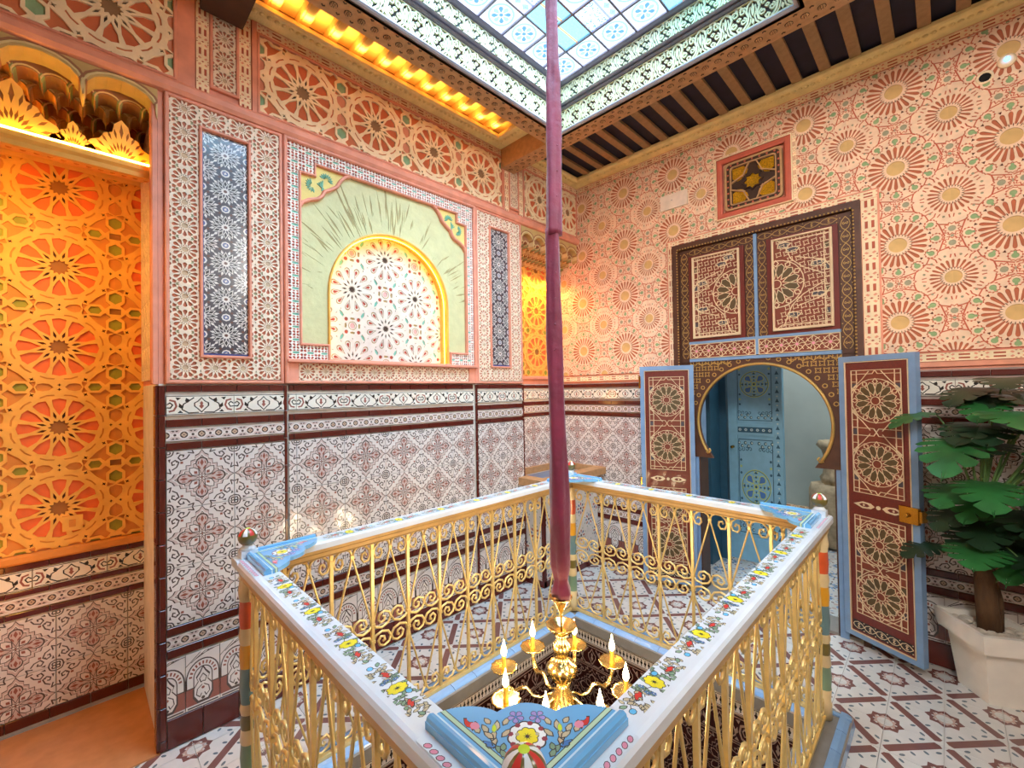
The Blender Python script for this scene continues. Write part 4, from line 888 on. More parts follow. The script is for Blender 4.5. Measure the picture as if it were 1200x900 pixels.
# cornices (gold plaster with a rope of beads)
def cornice(name, path):
    f = MB(); f.strip([(0, 3.550), (-.030, 3.552), (-.060, 3.560), (-.095, 3.566), (-.105, 3.576), (-.105, 3.598), (0, 3.598)], path)
    t = props(f.build(name, ['cornice_yellow']), kind='structure'); g = MB()
    for (x0, y0), (x1, y1) in zip(path, path[1:]):
        L_ = sqrt((x1-x0)**2+(y1-y0)**2); n_ = int(L_/.035); ux, uy = (x1-x0)/L_, (y1-y0)/L_; nx, ny = uy, -ux
        for k in range(n_): s_ = (k+.5)*L_/n_; g.sphere((x0+ux*s_+nx*.072, y0+uy*s_+ny*.066, 3.560), .014, 6, 4, sq=(1, 1, .6))
    props(g.build('rope_beads', ['cornice_yellow'], t), kind='stuff')
cornice('trim_3', [(X0, -.93), (X0, 2.428), (-2.04, 2.428)]) 
cornice('trim_4', [(X0, 2.66), (X0, YB), (1.6, YB)])

# ---- ceiling over the gallery
OX0, OX1, OY0, OY1 = -1.895, -.455, .455, 2.430          # roof-light opening
cl = MB(); zc = 3.69
cl.box(-2.6, OX0-.03, -1.1, YB+.02, zc, zc+.1); cl.box(-2.55, 1.6, OY1+.16, YB+.02, 3.615, zc); cl.box(OX1+.03, 1.6, -1.1, YB+.02, zc, zc+.1); cl.box(OX0-.03, OX1+.03, -1.1, OY0-.03, zc, zc+.1)
ceil = props(cl.build('ceiling', ['ceiling_board']), kind='structure')
cl = MB(); cl.box(-2.50, -2.04, -1.0, 2.41, 3.670, 3.688); cl.build('warm_boarding', ['ceiling_tan'], ceil)
jl = MB(); jl.box(-.235, .235, -.028, .028, 0, .060); jl.box(-.235, .235, -.016, .016, -.006, 0); jl = jl.mesh('joist', ['ceiling_tan'])
k = -11
while .86+.153*k < 2.36: obj('joist', jl, ceil, T(-2.262, .86+.153*k+.02, 3.622)); k += 1
jb = MB(); jb.box(-.028, .028, -.46, .43, 0, .022); jb = jb.mesh('joist', ['joist_wood'])
for k in range(-13, 15):
    x_ = -.497+.1515*k
    if -2.50 < x_ < 1.6: obj('joist', jb, ceil, T(x_, 3.02, 3.592))
# carved soffit beams round the opening
ROS = Art(); ROS.circ(0, 0, .019, 'inlay_dark', 0, 12)
for k in range(8):
    a = pi*k/4; c_, s_ = cos(a), sin(a); ROS.p([(x*c_-y*s_, x*s_+y*c_) for x, y in [(.006, 0), (.013, .004), (.016, 0), (.013, -.004)]], 'wood_brown', .003)
ROS.circ(0, 0, .004, 'wood_brown', .003, 6)
rm = ROS.bake('rosette_inlay', [ell(0, 0, .0195, .0195, 12)], rim=-.0)
for sx in (-1, 1): pass
LEAFM = MB(); LEAFM.prism([(-.010, -.004), (0, .004), (.010, -.004), (.006, -.010), (0, -.003), (-.006, -.010)], 0, .002); LEAFM = LEAFM.mesh('leaf_inlay', ['inlay_dark'])
def beam(x0, x1, y0, y1, horiz, n0, label, ins=True):
    t = thing('soffit_beam', label, 'beam', ((x0+x1)/2, (y0+y1)/2, 3.40), 'carved beams round the roof light'); f = MB(); f.box(x0, x1, y0, y1, 3.40, 3.690); f.build('timber', ['wood_brown'], t)
    if not ins: return
    a, b = (x0, x1) if horiz else (y0, y1); k = int((b-a)/.067)
    for i in range(k):
        s_ = a+(i+.5)*(b-a)/k; x_, y_ = (s_, (y0+y1)/2) if horiz else ((x0+x1)/2, s_)
        obj('rosette_inlay', rm, t, frame('D', 3.398) @ T(x_, -y_, 0))
        for q in (-.040, .040):
            s2 = s_+(b-a)/k/2; x2, y2 = (s2, y_+q) if horiz else (x_+q, s2)
            if s2 < b-.02: obj('leaf_inlay', LEAFM, t, frame('D', 3.400) @ T(x2, -y2, 0) @ RZ(0 if horiz else pi/2))
beam(-2.035, -1.900, -.95, 2.432, False, 0, 'carved brown soffit beam on the left side of the roof light, parallel to the left wall')
beam(-2.51, 1.55, 2.432, 2.575, True, 0, 'carved brown cross beam in front of the dark joists, running from the far pilaster')
beam(-.450, -.315, -.95, 2.432, False, 0, 'plain brown beam on the near right side of the roof light', False)
beam(-1.900, -.450, .31, .450, True, 0, 'plain brown beam on the near side of the roof light', False)
f = MB(); f.box(-2.52, -2.20, -.0, .333+.0, 3.47, 3.58) if False else f.box(-2.50, -2.25, .42, .60, 3.46, 3.62); t = props(f.build('carved_bracket', ['wood_dark']), 'dark carved wooden bracket on the near lace pilaster under the cornice', 'bracket')

# ---- roof light: window_1
wn = struct('window_1', T(-1.18, 1.445, 3.42))
def band(z0, z1, art, key, inset, nm):
    z = (z0+z1)/2; h = z1-z0; i = inset
    for fk, c, a, b in (('L', OX0+i, OY0, OY1), ('B', OY1-i, OX0, OX1), ('R', OX1-i, -OY1, -OY0), ('F', OY0+i, -OX1, -OX0)):
        n_ = round((b-a)/.131); u = (b-a)/n_
        paper(key+str(n_), scaled(art, u/.13, 1), nm, wn, fk, c, (a, z0, b, z1), u, h, a+u/2, z, rim=.02)
band(3.425, 3.562, SCR, 'scr', .010, 'carved_panel'); band(3.605, 3.728, SCR2, 'scr2', .016, 'carved_panel')
sh = MB()
sh.strip([(0, 3.40), (.02, 3.40), (.02, 3.80), (0, 3.80)], [(OX0, OY0), (OX0, OY1), (OX1, OY1), (OX1, OY0)][::1], closed=True); sh.build('shaft', ['wood_dark'], wn)
def ledge(z0, z1, d, mat, nm):
    f = MB(); f.strip([(0, z0), (-d*.6, z0+.003), (-d, (z0+z1)/2), (-d*.8, z1-.004), (0, z1)], [(OX0, OY0), (OX0, OY1), (OX1, OY1), (OX1, OY0)], closed=True); f.build(nm, [mat], wn)
ledge(3.402, 3.424, .018, 'trim_grey', 'lower_fillet'); ledge(3.563, 3.580, .030, 'lead_grey', 'middle_ledge'); ledge(3.584, 3.603, .044, 'trim_grey', 'middle_fillet'); ledge(3.730, 3.752, .050, 'lead_grey', 'frame')
GX0, GX1, GY0, GY1 = OX0+.03, OX1-.03, OY0+.03, OY1-.03; nx_, ny_ = 7, 10
w2, h2 = (GX1-GX0)/nx_, (GY1-GY0)/ny_
def pane(v):
    A = Art(); r_ = random.Random(v); X, Y = w2/2, h2/2; A.rect(-9, -9, 9, 9, 'glass_clear', 0)
    if v in (0, 3):                                # quatrefoil medallion in a ring
        A.circ(0, 0, .078, 'glass_pale', 0, 20); A.circ(0, 0, .066, 'glass_clear', 0, 20)
        for k in range(8): a = pi*k/4; c, q = cos(a), sin(a); A.p([(x*c-y*q, x*q+y*c) for x, y in petal(.014, .056, .013, .6, 4)], 'glass_blue' if k % 2 else 'glass_pale')
        A.circ(0, 0, .012, 'glass_blue', 0, 8)
    elif v in (1, 4):                              # speckled field with stripes
        for k in range(150): A.circ(r_.uniform(-X, X*.2), r_.uniform(-Y, Y), r_.uniform(.002, .005), 'glass_blue', 0, 5)
        A.rect(X*.25, -9, X*.38, 9, 'glass_lilac')
        for j in (-1, 0, 1): A.p([(X*.65+x, j*.062+y) for x, y in [(0, .026), (.020, 0), (0, -.026), (-.020, 0)]], 'glass_pale'); A.circ(X*.65, j*.062, .008, 'glass_lilac', 0, 4)
    elif v == 2:                                   # interlaced lozenges
        for i in (-1, 0, 1):
            for j in (-1, 0, 1):
                A.p([(i*.062+x, j*.062+y) for x, y in [(0, .030), (.024, 0), (0, -.030), (-.024, 0)]], 'glass_lilac'); A.p([(i*.062+x, j*.062+y) for x, y in [(0, .018), (.014, 0), (0, -.018), (-.014, 0)]], 'glass_clear'); A.circ(i*.062+.031, j*.062+.031, .008, 'glass_blue', 0, 6)
    elif v == 5:
        A.rect(-9, -9, 9, 9, 'glass_aqua')
        for k in range(5):
            for rr_i in (.02, .045, .07): A.line([(-X+rr_i*cos(pi*i/8)+.045*k, -Y+.02+rr_i*sin(pi*i/8)) for i in range(9)], .004, 'glass_pale')
        A.line([(X*.1, -Y), (X*.2, Y)], .012, 'glass_amber')
    A.line([(-X, -Y), (X, -Y), (X, Y), (-X, Y), (-X, -Y)], .006, 'glass_pale')
    return A.bake('glass_pane', [rect(-X, -Y, X, Y)])
PN = [pane(v) for v in range(6)]
for i in range(nx_):
    for j in range(ny_): obj('glass_pane', PN[(i*5+j*3+(i*j) % 4) % 6], wn, T(GX0+(i+.5)*w2, GY0+(j+.5)*h2, 3.762) @ RZ(pi*((i+j) % 2)))
for i in range(nx_+1): f = MB(); f.box(-.006, .006, GY0-.03, GY1+.03, -.010, .008); f.build('glazing_bar', ['lead_grey'], wn, T(GX0+i*w2, 0, 3.760))
for j in range(ny_+1): f = MB(); f.box(GX0-.03, GX1+.03, -.006, .006, -.008, .008); f.build('glazing_bar', ['lead_grey'], wn, T(0, GY0+j*h2, 3.760))

# ---- floor with the well
WX0, WX1, WY0, WY1 = -1.845, -.485, .505, 2.425            # inner edge of the kerb
fl = MB()
for a, b, c_, d_ in ((-3.2, WX0-.02, -1.2, YB+.3), (WX1+.02, 1.7, -1.2, YB+.3), (WX0-.02, WX1+.02, -1.2, WY0-.02), (WX0-.02, WX1+.02, WY1+.02, YB+.3)): fl.box(a, b, c_, d_, -.16, -.006)
floor = props(fl.build('floor', ['floor_grout']), kind='structure')
FM = {k: FT[k].bake('floor_tile', [rect(-.0988, -.1048, .0988, .1048)], rim=.006) for k in (1, -1)}
for i in range(-12, 8):
    for j in range(-17, 7):
        cx, cy = -.24+.2*(i+.5), 2.92+.212*(j+.5); x0, x1, y0, y1 = cx-.1, cx+.1, cy-.106, cy+.106
        if x1 < XL+.01 or x0 > 1.2 or y1 < -.35 or y0 > YB-.01: continue
        if x0 > -1.98 and x1 < -.36 and y0 > .36 and y1 < 2.56: continue
        if cx > -.36 and cy < 1.15: continue
        if cx > -1.2 and cy < .40: continue
        k = 1 if (i+j) % 2 == 0 else -1
        rx0, rx1, ry0, ry1 = -.0988, .0988, -.1048, .1048
        if x0 < XL: rx0 = XL-cx+.001
        if y1 > YB: ry1 = YB-cy-.001
        if rx1-rx0 < .01 or ry1-ry0 < .01: continue
        full = (rx0, ry1) == (-.0988, .1048)
        key = ('fl', k, round(rx0, 4), round(ry1, 4))
        if key not in CACHE: CACHE[key] = FM[k] if full else FT[k].bake('floor_tile', [rect(rx0, ry0, rx1, ry1)], rim=.006)
        obj('floor_tile', CACHE[key], floor, T(cx, cy, 0))
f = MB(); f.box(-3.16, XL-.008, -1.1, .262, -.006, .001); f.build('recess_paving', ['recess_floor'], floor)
# kerb: blue nosing tiles, fillet, diamond strip
kerb = struct('trim_5', T(-1.165, 1.46, 0)); O = .165
f = MB(); f.strip([(-.018, -.02), (-.018, .040), (O-.02, .040), (O-.02, -.02)], [(WX0, WY0), (WX0, WY1), (WX1, WY1), (WX1, WY0)], closed=True); f.build('kerb_bed', ['curb_grey'], kerb)
def nose(L_): 
    f = MB(); P = [(-.002, -.030), (-.010, .030), (.0, .045), (.016, .052), (.040, .054), (.040, .035)]; vs = [(x_, o, z_) for x_ in (-L_/2+.0015, L_/2-.0015) for o, z_ in P]
    k = len(P); f.add(vs, [(i, i+1, k+i+1, k+i) for i in range(k-1)]+[tuple(range(k))[::-1], tuple(k+i for i in range(k))], sm=False); return f.mesh('nosing_tile', ['nosing_blue'])
def nose_out(L_):
    f = MB(); P = [(.008, -.006), (.0, .030), (-.008, .042), (-.022, .048), (-.045, .049), (-.045, .03)]; vs = [(x_, o, z_) for x_ in (-L_/2+.0015, L_/2-.0015) for o, z_ in P]
    k = len(P); f.add(vs, [(i, k+i, k+i+1, i+1) for i in range(k-1)]+[tuple(range(k)), tuple(k+i for i in range(k))[::-1]]); return f.mesh('nosing_tile', ['nosing_blue'])
def ring(x0, x1, y0, y1): return [((x0, y0), (0, 1), y1-y0), ((x0, y1), (1, 0), x1-x0), ((x1, y1), (0, -1), y1-y0), ((x1, y0), (-1, 0), x1-x0)]
for (p, d, L_) in ring(WX0, WX1, WY0, WY1):
    n_ = round(L_/.147); u = L_/n_; ms = nose(u); A_ = atan2(d[1], d[0])
    for k in range(n_): obj('nosing_tile', ms, kerb, T(p[0]+d[0]*u*(k+.5), p[1]+d[1]*u*(k+.5), 0) @ RZ(A_))
for (p, d, L_) in ring(WX0-O+.02, WX1+O-.02, WY0-O+.02, WY1+O-.02):
    n_ = round(L_/.147); u = L_/n_; ms = nose_out(u); A_ = atan2(d[1], d[0])
    for k in range(n_): obj('nosing_tile', ms, kerb, T(p[0]+d[0]*u*(k+.5), p[1]+d[1]*u*(k+.5), 0) @ RZ(A_))
# walls of the well
DI = Art(); DI.rect(-1, -1, 1, 1, 'tile_white'); DI.rect(-1, .026, 1, .029, 'tile_black'); DI.rect(-1, -.029, 1, -.026, 'tile_black')
for x_ in (-.037, -.0123, .0123, .037): DI.p([(x_, .014), (x_+.0085, 0), (x_, -.014), (x_-.0085, 0)], 'tile_black'); DI.rect(x_-.0028, .010, x_+.0028, .020, 'tile_black'); DI.rect(x_-.0028, -.020, x_+.0028, -.010, 'tile_black')
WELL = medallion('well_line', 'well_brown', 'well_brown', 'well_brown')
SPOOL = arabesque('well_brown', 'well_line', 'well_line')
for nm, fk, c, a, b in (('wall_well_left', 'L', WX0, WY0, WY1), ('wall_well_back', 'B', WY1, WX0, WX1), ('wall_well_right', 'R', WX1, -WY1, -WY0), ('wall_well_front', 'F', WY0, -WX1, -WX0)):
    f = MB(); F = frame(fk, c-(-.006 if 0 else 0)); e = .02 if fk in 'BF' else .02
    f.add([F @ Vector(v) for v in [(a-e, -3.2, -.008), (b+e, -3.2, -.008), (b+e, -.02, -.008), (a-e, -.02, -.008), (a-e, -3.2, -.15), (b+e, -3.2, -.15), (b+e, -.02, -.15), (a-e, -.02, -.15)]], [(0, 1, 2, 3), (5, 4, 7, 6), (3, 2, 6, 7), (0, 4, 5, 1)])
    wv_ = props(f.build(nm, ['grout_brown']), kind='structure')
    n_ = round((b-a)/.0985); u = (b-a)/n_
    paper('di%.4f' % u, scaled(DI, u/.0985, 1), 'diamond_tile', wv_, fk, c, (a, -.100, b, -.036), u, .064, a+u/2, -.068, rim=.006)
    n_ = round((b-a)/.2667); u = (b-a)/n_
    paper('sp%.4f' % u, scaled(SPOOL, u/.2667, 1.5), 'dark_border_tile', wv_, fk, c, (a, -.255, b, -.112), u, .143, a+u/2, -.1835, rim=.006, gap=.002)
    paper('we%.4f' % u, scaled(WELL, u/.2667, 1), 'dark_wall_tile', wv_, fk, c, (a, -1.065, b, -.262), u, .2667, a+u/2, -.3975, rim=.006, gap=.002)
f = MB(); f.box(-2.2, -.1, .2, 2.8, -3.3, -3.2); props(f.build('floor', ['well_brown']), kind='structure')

# ---- the rest of the house round the viewer
props(MB().box(-3.3, 2.1, -2.0, -1.85, 0, 3.75).build('wall_front', ['room_pink']), kind='structure')
props(MB().box(1.95, 2.1, -1.85, 3.70, 0, 3.75).build('wall_right', ['room_pink']), kind='structure')
f = MB(); f.box(1.55, 2.0, -1.85, YB+.02, 3.69, 3.79); f.box(-2.6, 1.6, -1.95, -1.05, 3.69, 3.79); props(f.build('ceiling', ['ceiling_board']), kind='structure')
f = MB(); f.box(1.65, 2.0, -1.9, YB+.02, -.16, -.004); f.box(-3.2, 1.7, -1.9, -1.15, -.16, -.004); props(f.build('floor', ['floor_white']), kind='structure')
# ================================================================== the carved double door
dj = struct('door_1', T(-.945, YB, 0)); dj['label'] = 'carved double door with horseshoe arch and open inlaid leaves'
def fb(name, x0, x1, z0, z1, y0, y1, mat, parent=dj): f = MB(); f.box(x0, x1, y0, y1, z0, z1); return f.build(name, [mat], parent)
def art(name, A, keep, cut=(), c=YB, rim=.006, parent=dj, fk='B'):
    ms = A.bake(name, keep, cut, rim=rim); return obj(name, ms, parent, frame(fk, c)) if ms else None
# outer frame with a gold beading
for x0, x1, z0, z1 in ((-1.548, -1.500, 0, 2.694), (-.390, -.352, 0, 2.694), (-1.548, -.352, 2.695, 2.742)): fb('frame', x0, x1, z0, z1, YB-.045, YB+.20, 'door_brown')
g = MB(); k = 0
for z_ in [.9+.022*i for i in range(82)]:
    for x_ in (-1.505, -.386): g.sphere((x_, YB-.048, z_), .0065, 5, 4)
for x_ in [-1.50+.022*i for i in range(51)]: g.sphere((x_, YB-.048, 2.700), .0065, 5, 4)
props(g.build('gold_beading', ['door_gold'], dj), kind='stuff')
# vine border round the two upper panels
YV = YB-.020
fb('backing', -1.50, -.388, 1.80, 2.695, YB-.012, YB+.06, 'door_brown')
for x0, x1 in ((-1.492, -1.424), (-.462, -.394)): art('vine_border', vine(.068, .84, step=.085).shift((x0+x1)/2, 2.245), [rect(x0, 1.83, x1, 2.69)], c=YV)
for x0, x1 in ((-1.016, -.955), (-.933, -.872)): art('vine_border', vine(.061, .70, step=.085).shift((x0+x1)/2, 2.29), [rect(x0, 1.955, x1, 2.628)], c=YV)
for x0, x1 in ((-1.424, -.955), (-.933, -.462)): art('vine_border', vine(.46, .056, step=.085, along='x').shift((x0+x1)/2, 2.660), [rect(x0, 2.632, x1, 2.690)], c=YV)
fb('mullion', -.954, -.934, 1.83, 2.69, YB-.032, YB-.005, 'door_blue')
for x0, x1, cx in ((-1.420, -1.018, -1.03), (-.870, -.466, -.85)):
    fb('panel_field', x0, x1, 1.955, 2.628, YB-.030, YB, 'door_maroon')
    a, b = x0+.045, x1-.040
    fr = MB(); rect_mould(fr, 'B', YB-.046, a-.006, 1.984, b+.006, 2.606, .012, .010); fr.build('panel_fillet', ['door_line'], dj)
    TR = tracery(b-a+.30, .62, 1, r=.165, lw=.0055); off = (b if cx < -.95 else a)+(-.012 if cx < -.95 else .012)
    A = Art(); A.rect(-9, -9, 9, 9, 'door_inner', -.004)
    TR.sh = TR.sh[1:]; A.join(TR.shift(off, 2.30))
    rr = random.Random(5)
    for gx, gz in ((.10, .22), (.24, .10), (.24, -.10), (.10, -.22), (.05, .26)):
        sx = off-gx if cx < -.95 else off+gx; s_ = -1 if cx < -.95 else 1
        A.p([(sx-.04*s_, 2.30+gz-.016), (sx+.02*s_, 2.30+gz-.022), (sx+.045*s_, 2.30+gz+.004), (sx+.01*s_, 2.30+gz+.02), (sx-.035*s_, 2.30+gz+.016)], 'door_line', 0)
        A.p([(sx-.034*s_, 2.30+gz-.011), (sx+.018*s_, 2.30+gz-.016), (sx+.037*s_, 2.30+gz+.003), (sx+.009*s_, 2.30+gz+.014), (sx-.029*s_, 2.30+gz+.011)], 'door_slate', -.003)
    for i in range(9):
        for j in range(14):
            px_, pz_ = a+.03+.046*i+(0 if j % 2 else .023), 1.995+.046*j
            if sqrt((px_-off)**2+(pz_-2.30)**2) < .175 or px_ > b: continue
            A.line([(px_+.021*cos(pi*q/4+.2*(q % 2))*(1 if q % 2 else .55), pz_+.021*sin(pi*q/4+.2*(q % 2))*(1 if q % 2 else .55)) for q in range(9)], .0032, 'door_line', 0)
    art('tracery_panel', A, [rect(a, 1.99, b, 2.60)], c=YB-.044, rim=.01)
# lower interlaced strips and blue rails
fb('rail', -1.424, -.462, 1.938, 1.956, YB-.034, YB, 'door_blue'); fb('rail', -1.424, -.462, 1.800, 1.822, YB-.036, YB+.05, 'door_blue')
INT = Art(); INT.rect(-9, -9, 9, 9, 'door_inner', -.003)
for k in range(8):
    a = 2*pi*k/8; INT.line([(.010*cos(a), .010*sin(a)), (.030*cos(a+.3), .030*sin(a+.3)), (.050*cos(a), .050*sin(a))], .0040, 'door_line', 0)
INT.line([(-.05, .0), (-.025, .03), (0, .05)], .004, 'door_line'); INT.line([(.05, .0), (.025, .03), (0, .05)], .004, 'door_line'); INT.line([(-.05, 0), (-.025, -.03), (0, -.05)], .004, 'door_line'); INT.line([(.05, 0), (.025, -.03), (0, -.05)], .004, 'door_line')
INT.p([(0, .012), (.012, 0), (0, -.012), (-.012, 0)], 'pt_pink', -.001)
for x0, x1 in ((-1.418, -.956), (-.932, -.468)):
    paper('int', INT, 'interlace_panel', dj, 'B', YB-.030, (x0, 1.830, x1, 1.932), .092, .102, x0+.046, 1.881, rim=.01)
    fr = MB(); rect_mould(fr, 'B', YB-.030, x0, 1.828, x1, 1.934, .006, .006); fr.build('panel_fillet', ['door_line'], dj)
# horseshoe spandrel
HC, HZ, HR = -.942, 1.335, .418
hs = [(HC+HR*cos(a), HZ+HR*sin(a)) for a in [(-30+240*i/40)*pi/180 for i in range(41)]]
spk = rect(-1.424, 1.06, -.462, 1.798)
A = Art(); A.rect(-9, -9, 9, 9, 'door_brown', -.004)
for sgn in (1, -1):
    for i in range(9):
        for j in range(9):
            px_, pz_ = HC+sgn*(.10+.046*i+(0 if j % 2 else .023)), 1.79-.046*j
            if sqrt((px_-HC)**2+(pz_-HZ)**2) < HR+.075: continue
            A.line([(px_+.022*cos(pi*q/4)*(1 if q % 2 else .5), pz_+.022*sin(pi*q/4)*(1 if q % 2 else .5)) for q in range(9)], .0045, 'door_gold', 0)
    for i in range(9):
        a = (18+8*i)*pi/180; r_ = HR+.050; A.circ(HC+sgn*r_*cos(a), HZ+r_*sin(a), .016, 'door_gold', 0, 8); A.circ(HC+sgn*r_*cos(a), HZ+r_*sin(a), .010, 'door_brown', -.003, 8)
    for q in range(5): A.line([(HC+sgn*(.18+.06*q), 1.79), (HC+sgn*(.21+.06*q), 1.765), (HC+sgn*(.24+.06*q), 1.79)], .005, 'door_gold', 0)
art('spandrel_panel', A, [spk], [hs+[(HC-.31, 1.04), (HC+.31, 1.04)]], c=YB-.030, rim=.03)
f = MB(); F = frame('B', YB-.030); f.tube([F @ Vector((x, z, .004)) for x, z in [(HC+(HR+.008)*cos(a), HZ+(HR+.008)*sin(a)) for a in [(-34+248*i/48)*pi/180 for i in range(49)]]], .010, 6)
for sgn in (1, -1): f.tube([F @ Vector((HC+sgn*.372, 1.105, .003)), F @ Vector((HC+sgn*.350, 1.100, .003)), F @ Vector((HC+sgn*.338, 1.118, .003)), F @ Vector((HC+sgn*.350, 1.132, .003))], .007, 5)
f.build('arch_moulding', ['door_gold'], dj)
for x0, x1 in ((-1.424, -1.376), (-.508, -.462)): fb('jamb', x0, x1, 0, 1.80, YB-.02, YB+.14, 'door_blue'); 
for x0, x1 in ((-1.376, -1.366), (-.518, -.508)): fb('jamb_lining', x0, x1, 0, 1.10, YB-.01, YB+.14, 'wood_dark')
for x0, x1 in ((-1.5, -1.424), (-.462, -.39)): fb('side_panel', x0, x1, 0, 1.80, YB-.006, YB+.06, 'door_brown')
fb('threshold', -1.50, -.39, -.004, .018, YB-.01, YB+.22, 'curb_grey')
# the two inlaid leaves
PL = Art(); PL.rect(-9, -9, 9, 9, 'door_maroon', -.003)
for s_ in (1, -1):
    PL.p([(s_*x, y) for x, y in [(.02, 0), (.04, .016), (.085, .020), (.125, .004), (.135, 0), (.125, -.004), (.085, -.020), (.04, -.016)]], 'door_line', 0)
    PL.p([(s_*x, y) for x, y in [(.045, 0), (.06, .010), (.09, .010), (.105, 0), (.09, -.010), (.06, -.010)]], 'door_maroon', -.002); PL.circ(s_*.078, 0, .006, 'door_line', 0, 6)
PL.circ(0, 0, .012, 'door_line', 0, 8)
def leaf(hx, hy, ang, mirror, label, lock):
    u = Vector((cos(ang), sin(ang), 0)); nn = Vector((u.y, -u.x, 0))
    if mirror: nn = nn if nn.y < 0 else -nn
    M_ = Matrix(((u.x, 0, nn.x, hx), (u.y, 0, nn.y, hy), (0, 1, 0, 0), (0, 0, 0, 1)))
    if mirror: M_ = M_ @ T(.0, 0, 0)
    t = props(link(D.objects.new('door_leaf', None), dj, M_), label); W_ = .405
    def pb(nm, x0, x1, y0, y1, z0, z1, mat): f = MB(); f.box(x0, x1, y0, y1, z0, z1); f.build(nm, [mat], t, M_)
    pb('core', .03, W_-.03, .07, 1.76, -.016, .012, 'door_maroon')
    for a, b, c_, d_ in ((0, .032, .06, 1.775), (W_-.032, W_, .06, 1.775), (.032, W_-.032, 1.742, 1.775), (.032, W_-.032, .06, .088)): pb('stile' if b-a < .05 else 'frame_rail', a, b, c_, d_, -.020, .020, 'door_blue')
    fr = MB(); ww = .004
    for a, b, c_, d_ in ((.034, .038, .09, 1.74), (W_-.038, W_-.034, .09, 1.74), (.034, W_-.034, 1.736, 1.740), (.034, W_-.034, .090, .094)): fr.box(a, b, c_, d_, .012, .022)
    fr.build('gold_fillet', ['door_line'], t, M_)
    pw, cx = W_-.135, W_/2
    key = 'leafart'
    if key not in CACHE:
        CACHE[key] = (tracery(pw, .745, 2, r=.132).bake('tracery_panel', [rect(-pw/2, -.3725, pw/2, .3725)], rim=.003), tracery(pw, .60, 2, r=.124).bake('tracery_panel', [rect(-pw/2, -.30, pw/2, .30)], rim=.003),
                      PL.bake('plaque', [rect(-pw/2, -.026, pw/2, .026)], rim=.003), vine(pw+.04, .056, 'door_line', 'mosaic_black', .06, 'x').bake('scroll_strip', [rect(-pw/2-.02, -.028, pw/2+.02, .028)], rim=.003))
    for nm, ms, yc in (('tracery_panel', CACHE[key][0], 1.318), ('tracery_panel', CACHE[key][1], .510), ('plaque', CACHE[key][2], .876), ('scroll_strip', CACHE[key][3], .135)): obj(nm, ms, t, M_ @ T(cx, yc, .0175))
    if lock:
        f = MB(); f.box(W_-.085, W_+.004, .835, .925, .016, .040); f.box(W_-.012, W_+.018, .85, .91, -.01, .034); f.lathe([(.012, 0), (.012, .012), (.008, .018)], 10, (0, 0, 0)); 
        b = len(f.v)-30
        for i in range(b, len(f.v)): x, y, z = f.v[i]; f.v[i] = (x+W_-.045, y+.88, z+.040)
        f.build('brass_lock', ['brass'], t, M_)
    else:
        f = MB(); f.box(W_-.006, W_+.008, 1.60, 1.70, .0, .026); f.box(W_-.004, W_+.006, .82, .88, .0, .03); f.build('brass_bolt', ['brass'], t, M_)
    return t
leaf(-.470, YB-.030, -.46, False, 'inlaid leaf swung open to the right with a brass lock', True)
def leafL():
    return leaf(-1.395, YB-.040, pi+.35, True, 'inlaid leaf swung open to the left behind the railing', False)
leafL()

# ================================================================== room beyond the door
props(MB().box(-3.0, .6, 5.60, 5.70, 0, 3.4).build('wall_inner_back', ['room_grey']), kind='structure'); props(MB().box(-3.0, -2.9, YB+.25, 5.6, 0, 3.4).build('wall_inner_left', ['room_grey']), kind='structure')
props(MB().box(.5, .6, YB+.25, 5.6, 0, 3.4).build('wall_inner_right', ['room_grey']), kind='structure')
fi = props(MB().box(-3.0, .6, YB+.25, 5.6, -.1, -.006).build('floor', ['floor_grout']), kind='structure')
ZF = Art(); ZF.rect(-9, -9, 9, 9, 'floor_white')
for k in range(16):
    a = pi*k/8; c, q = cos(a), sin(a); ZF.p([(x*c-y*q, x*q+y*c) for x, y in [(.018, 0), (.045, .009), (.070, 0), (.045, -.009)]], 'nosing_blue' if k % 2 else 'floor_blue'); ZF.p([(x*c-y*q, x*q+y*c) for x, y in [(.076, 0), (.090, .008), (.108, 0), (.090, -.008)]], 'zel_blue' if k % 2 else 'floor_brown')
for a in (1, -1):
    for b in (1, -1): ZF.circ(a*.125, b*.125, .032, 'zel_blue', 0, 8); ZF.circ(a*.125, b*.125, .018, 'floor_white', 0, 8); ZF.rect(min(a*.10, a*.075), min(b*.10, b*.075), max(a*.10, a*.075), max(b*.10, b*.075), 'floor_tan')
paper('zf', ZF, 'floor_tile', fi, 'U', 0, (-2.4, YB+.23, .4, 5.59), .25, .25, -.94, 4.0, rim=.006, gap=.002)
props(MB().box(-3, .6, YB+.25, 5.7, 3.4, 3.5).build('ceiling', ['room_grey']), kind='structure')
bb = props(MB().box(-2.9, .5, 5.57, 5.60, 0, .02).build('baseboard_inner_back', ['floor_grout']), kind='structure')
paper('medI', ARAB, 'skirting_tile', bb, 'B', 5.585, (-2.2, .02, .3, .24), .2667, .22, -.94, .13, rim=.012, gap=.003)
paper('intI', scaled(BRD, 1, 1), 'border_tile', bb, 'B', 5.583, (-2.2, .245, .3, .290), .13, .05, -.94, .27, rim=.01)
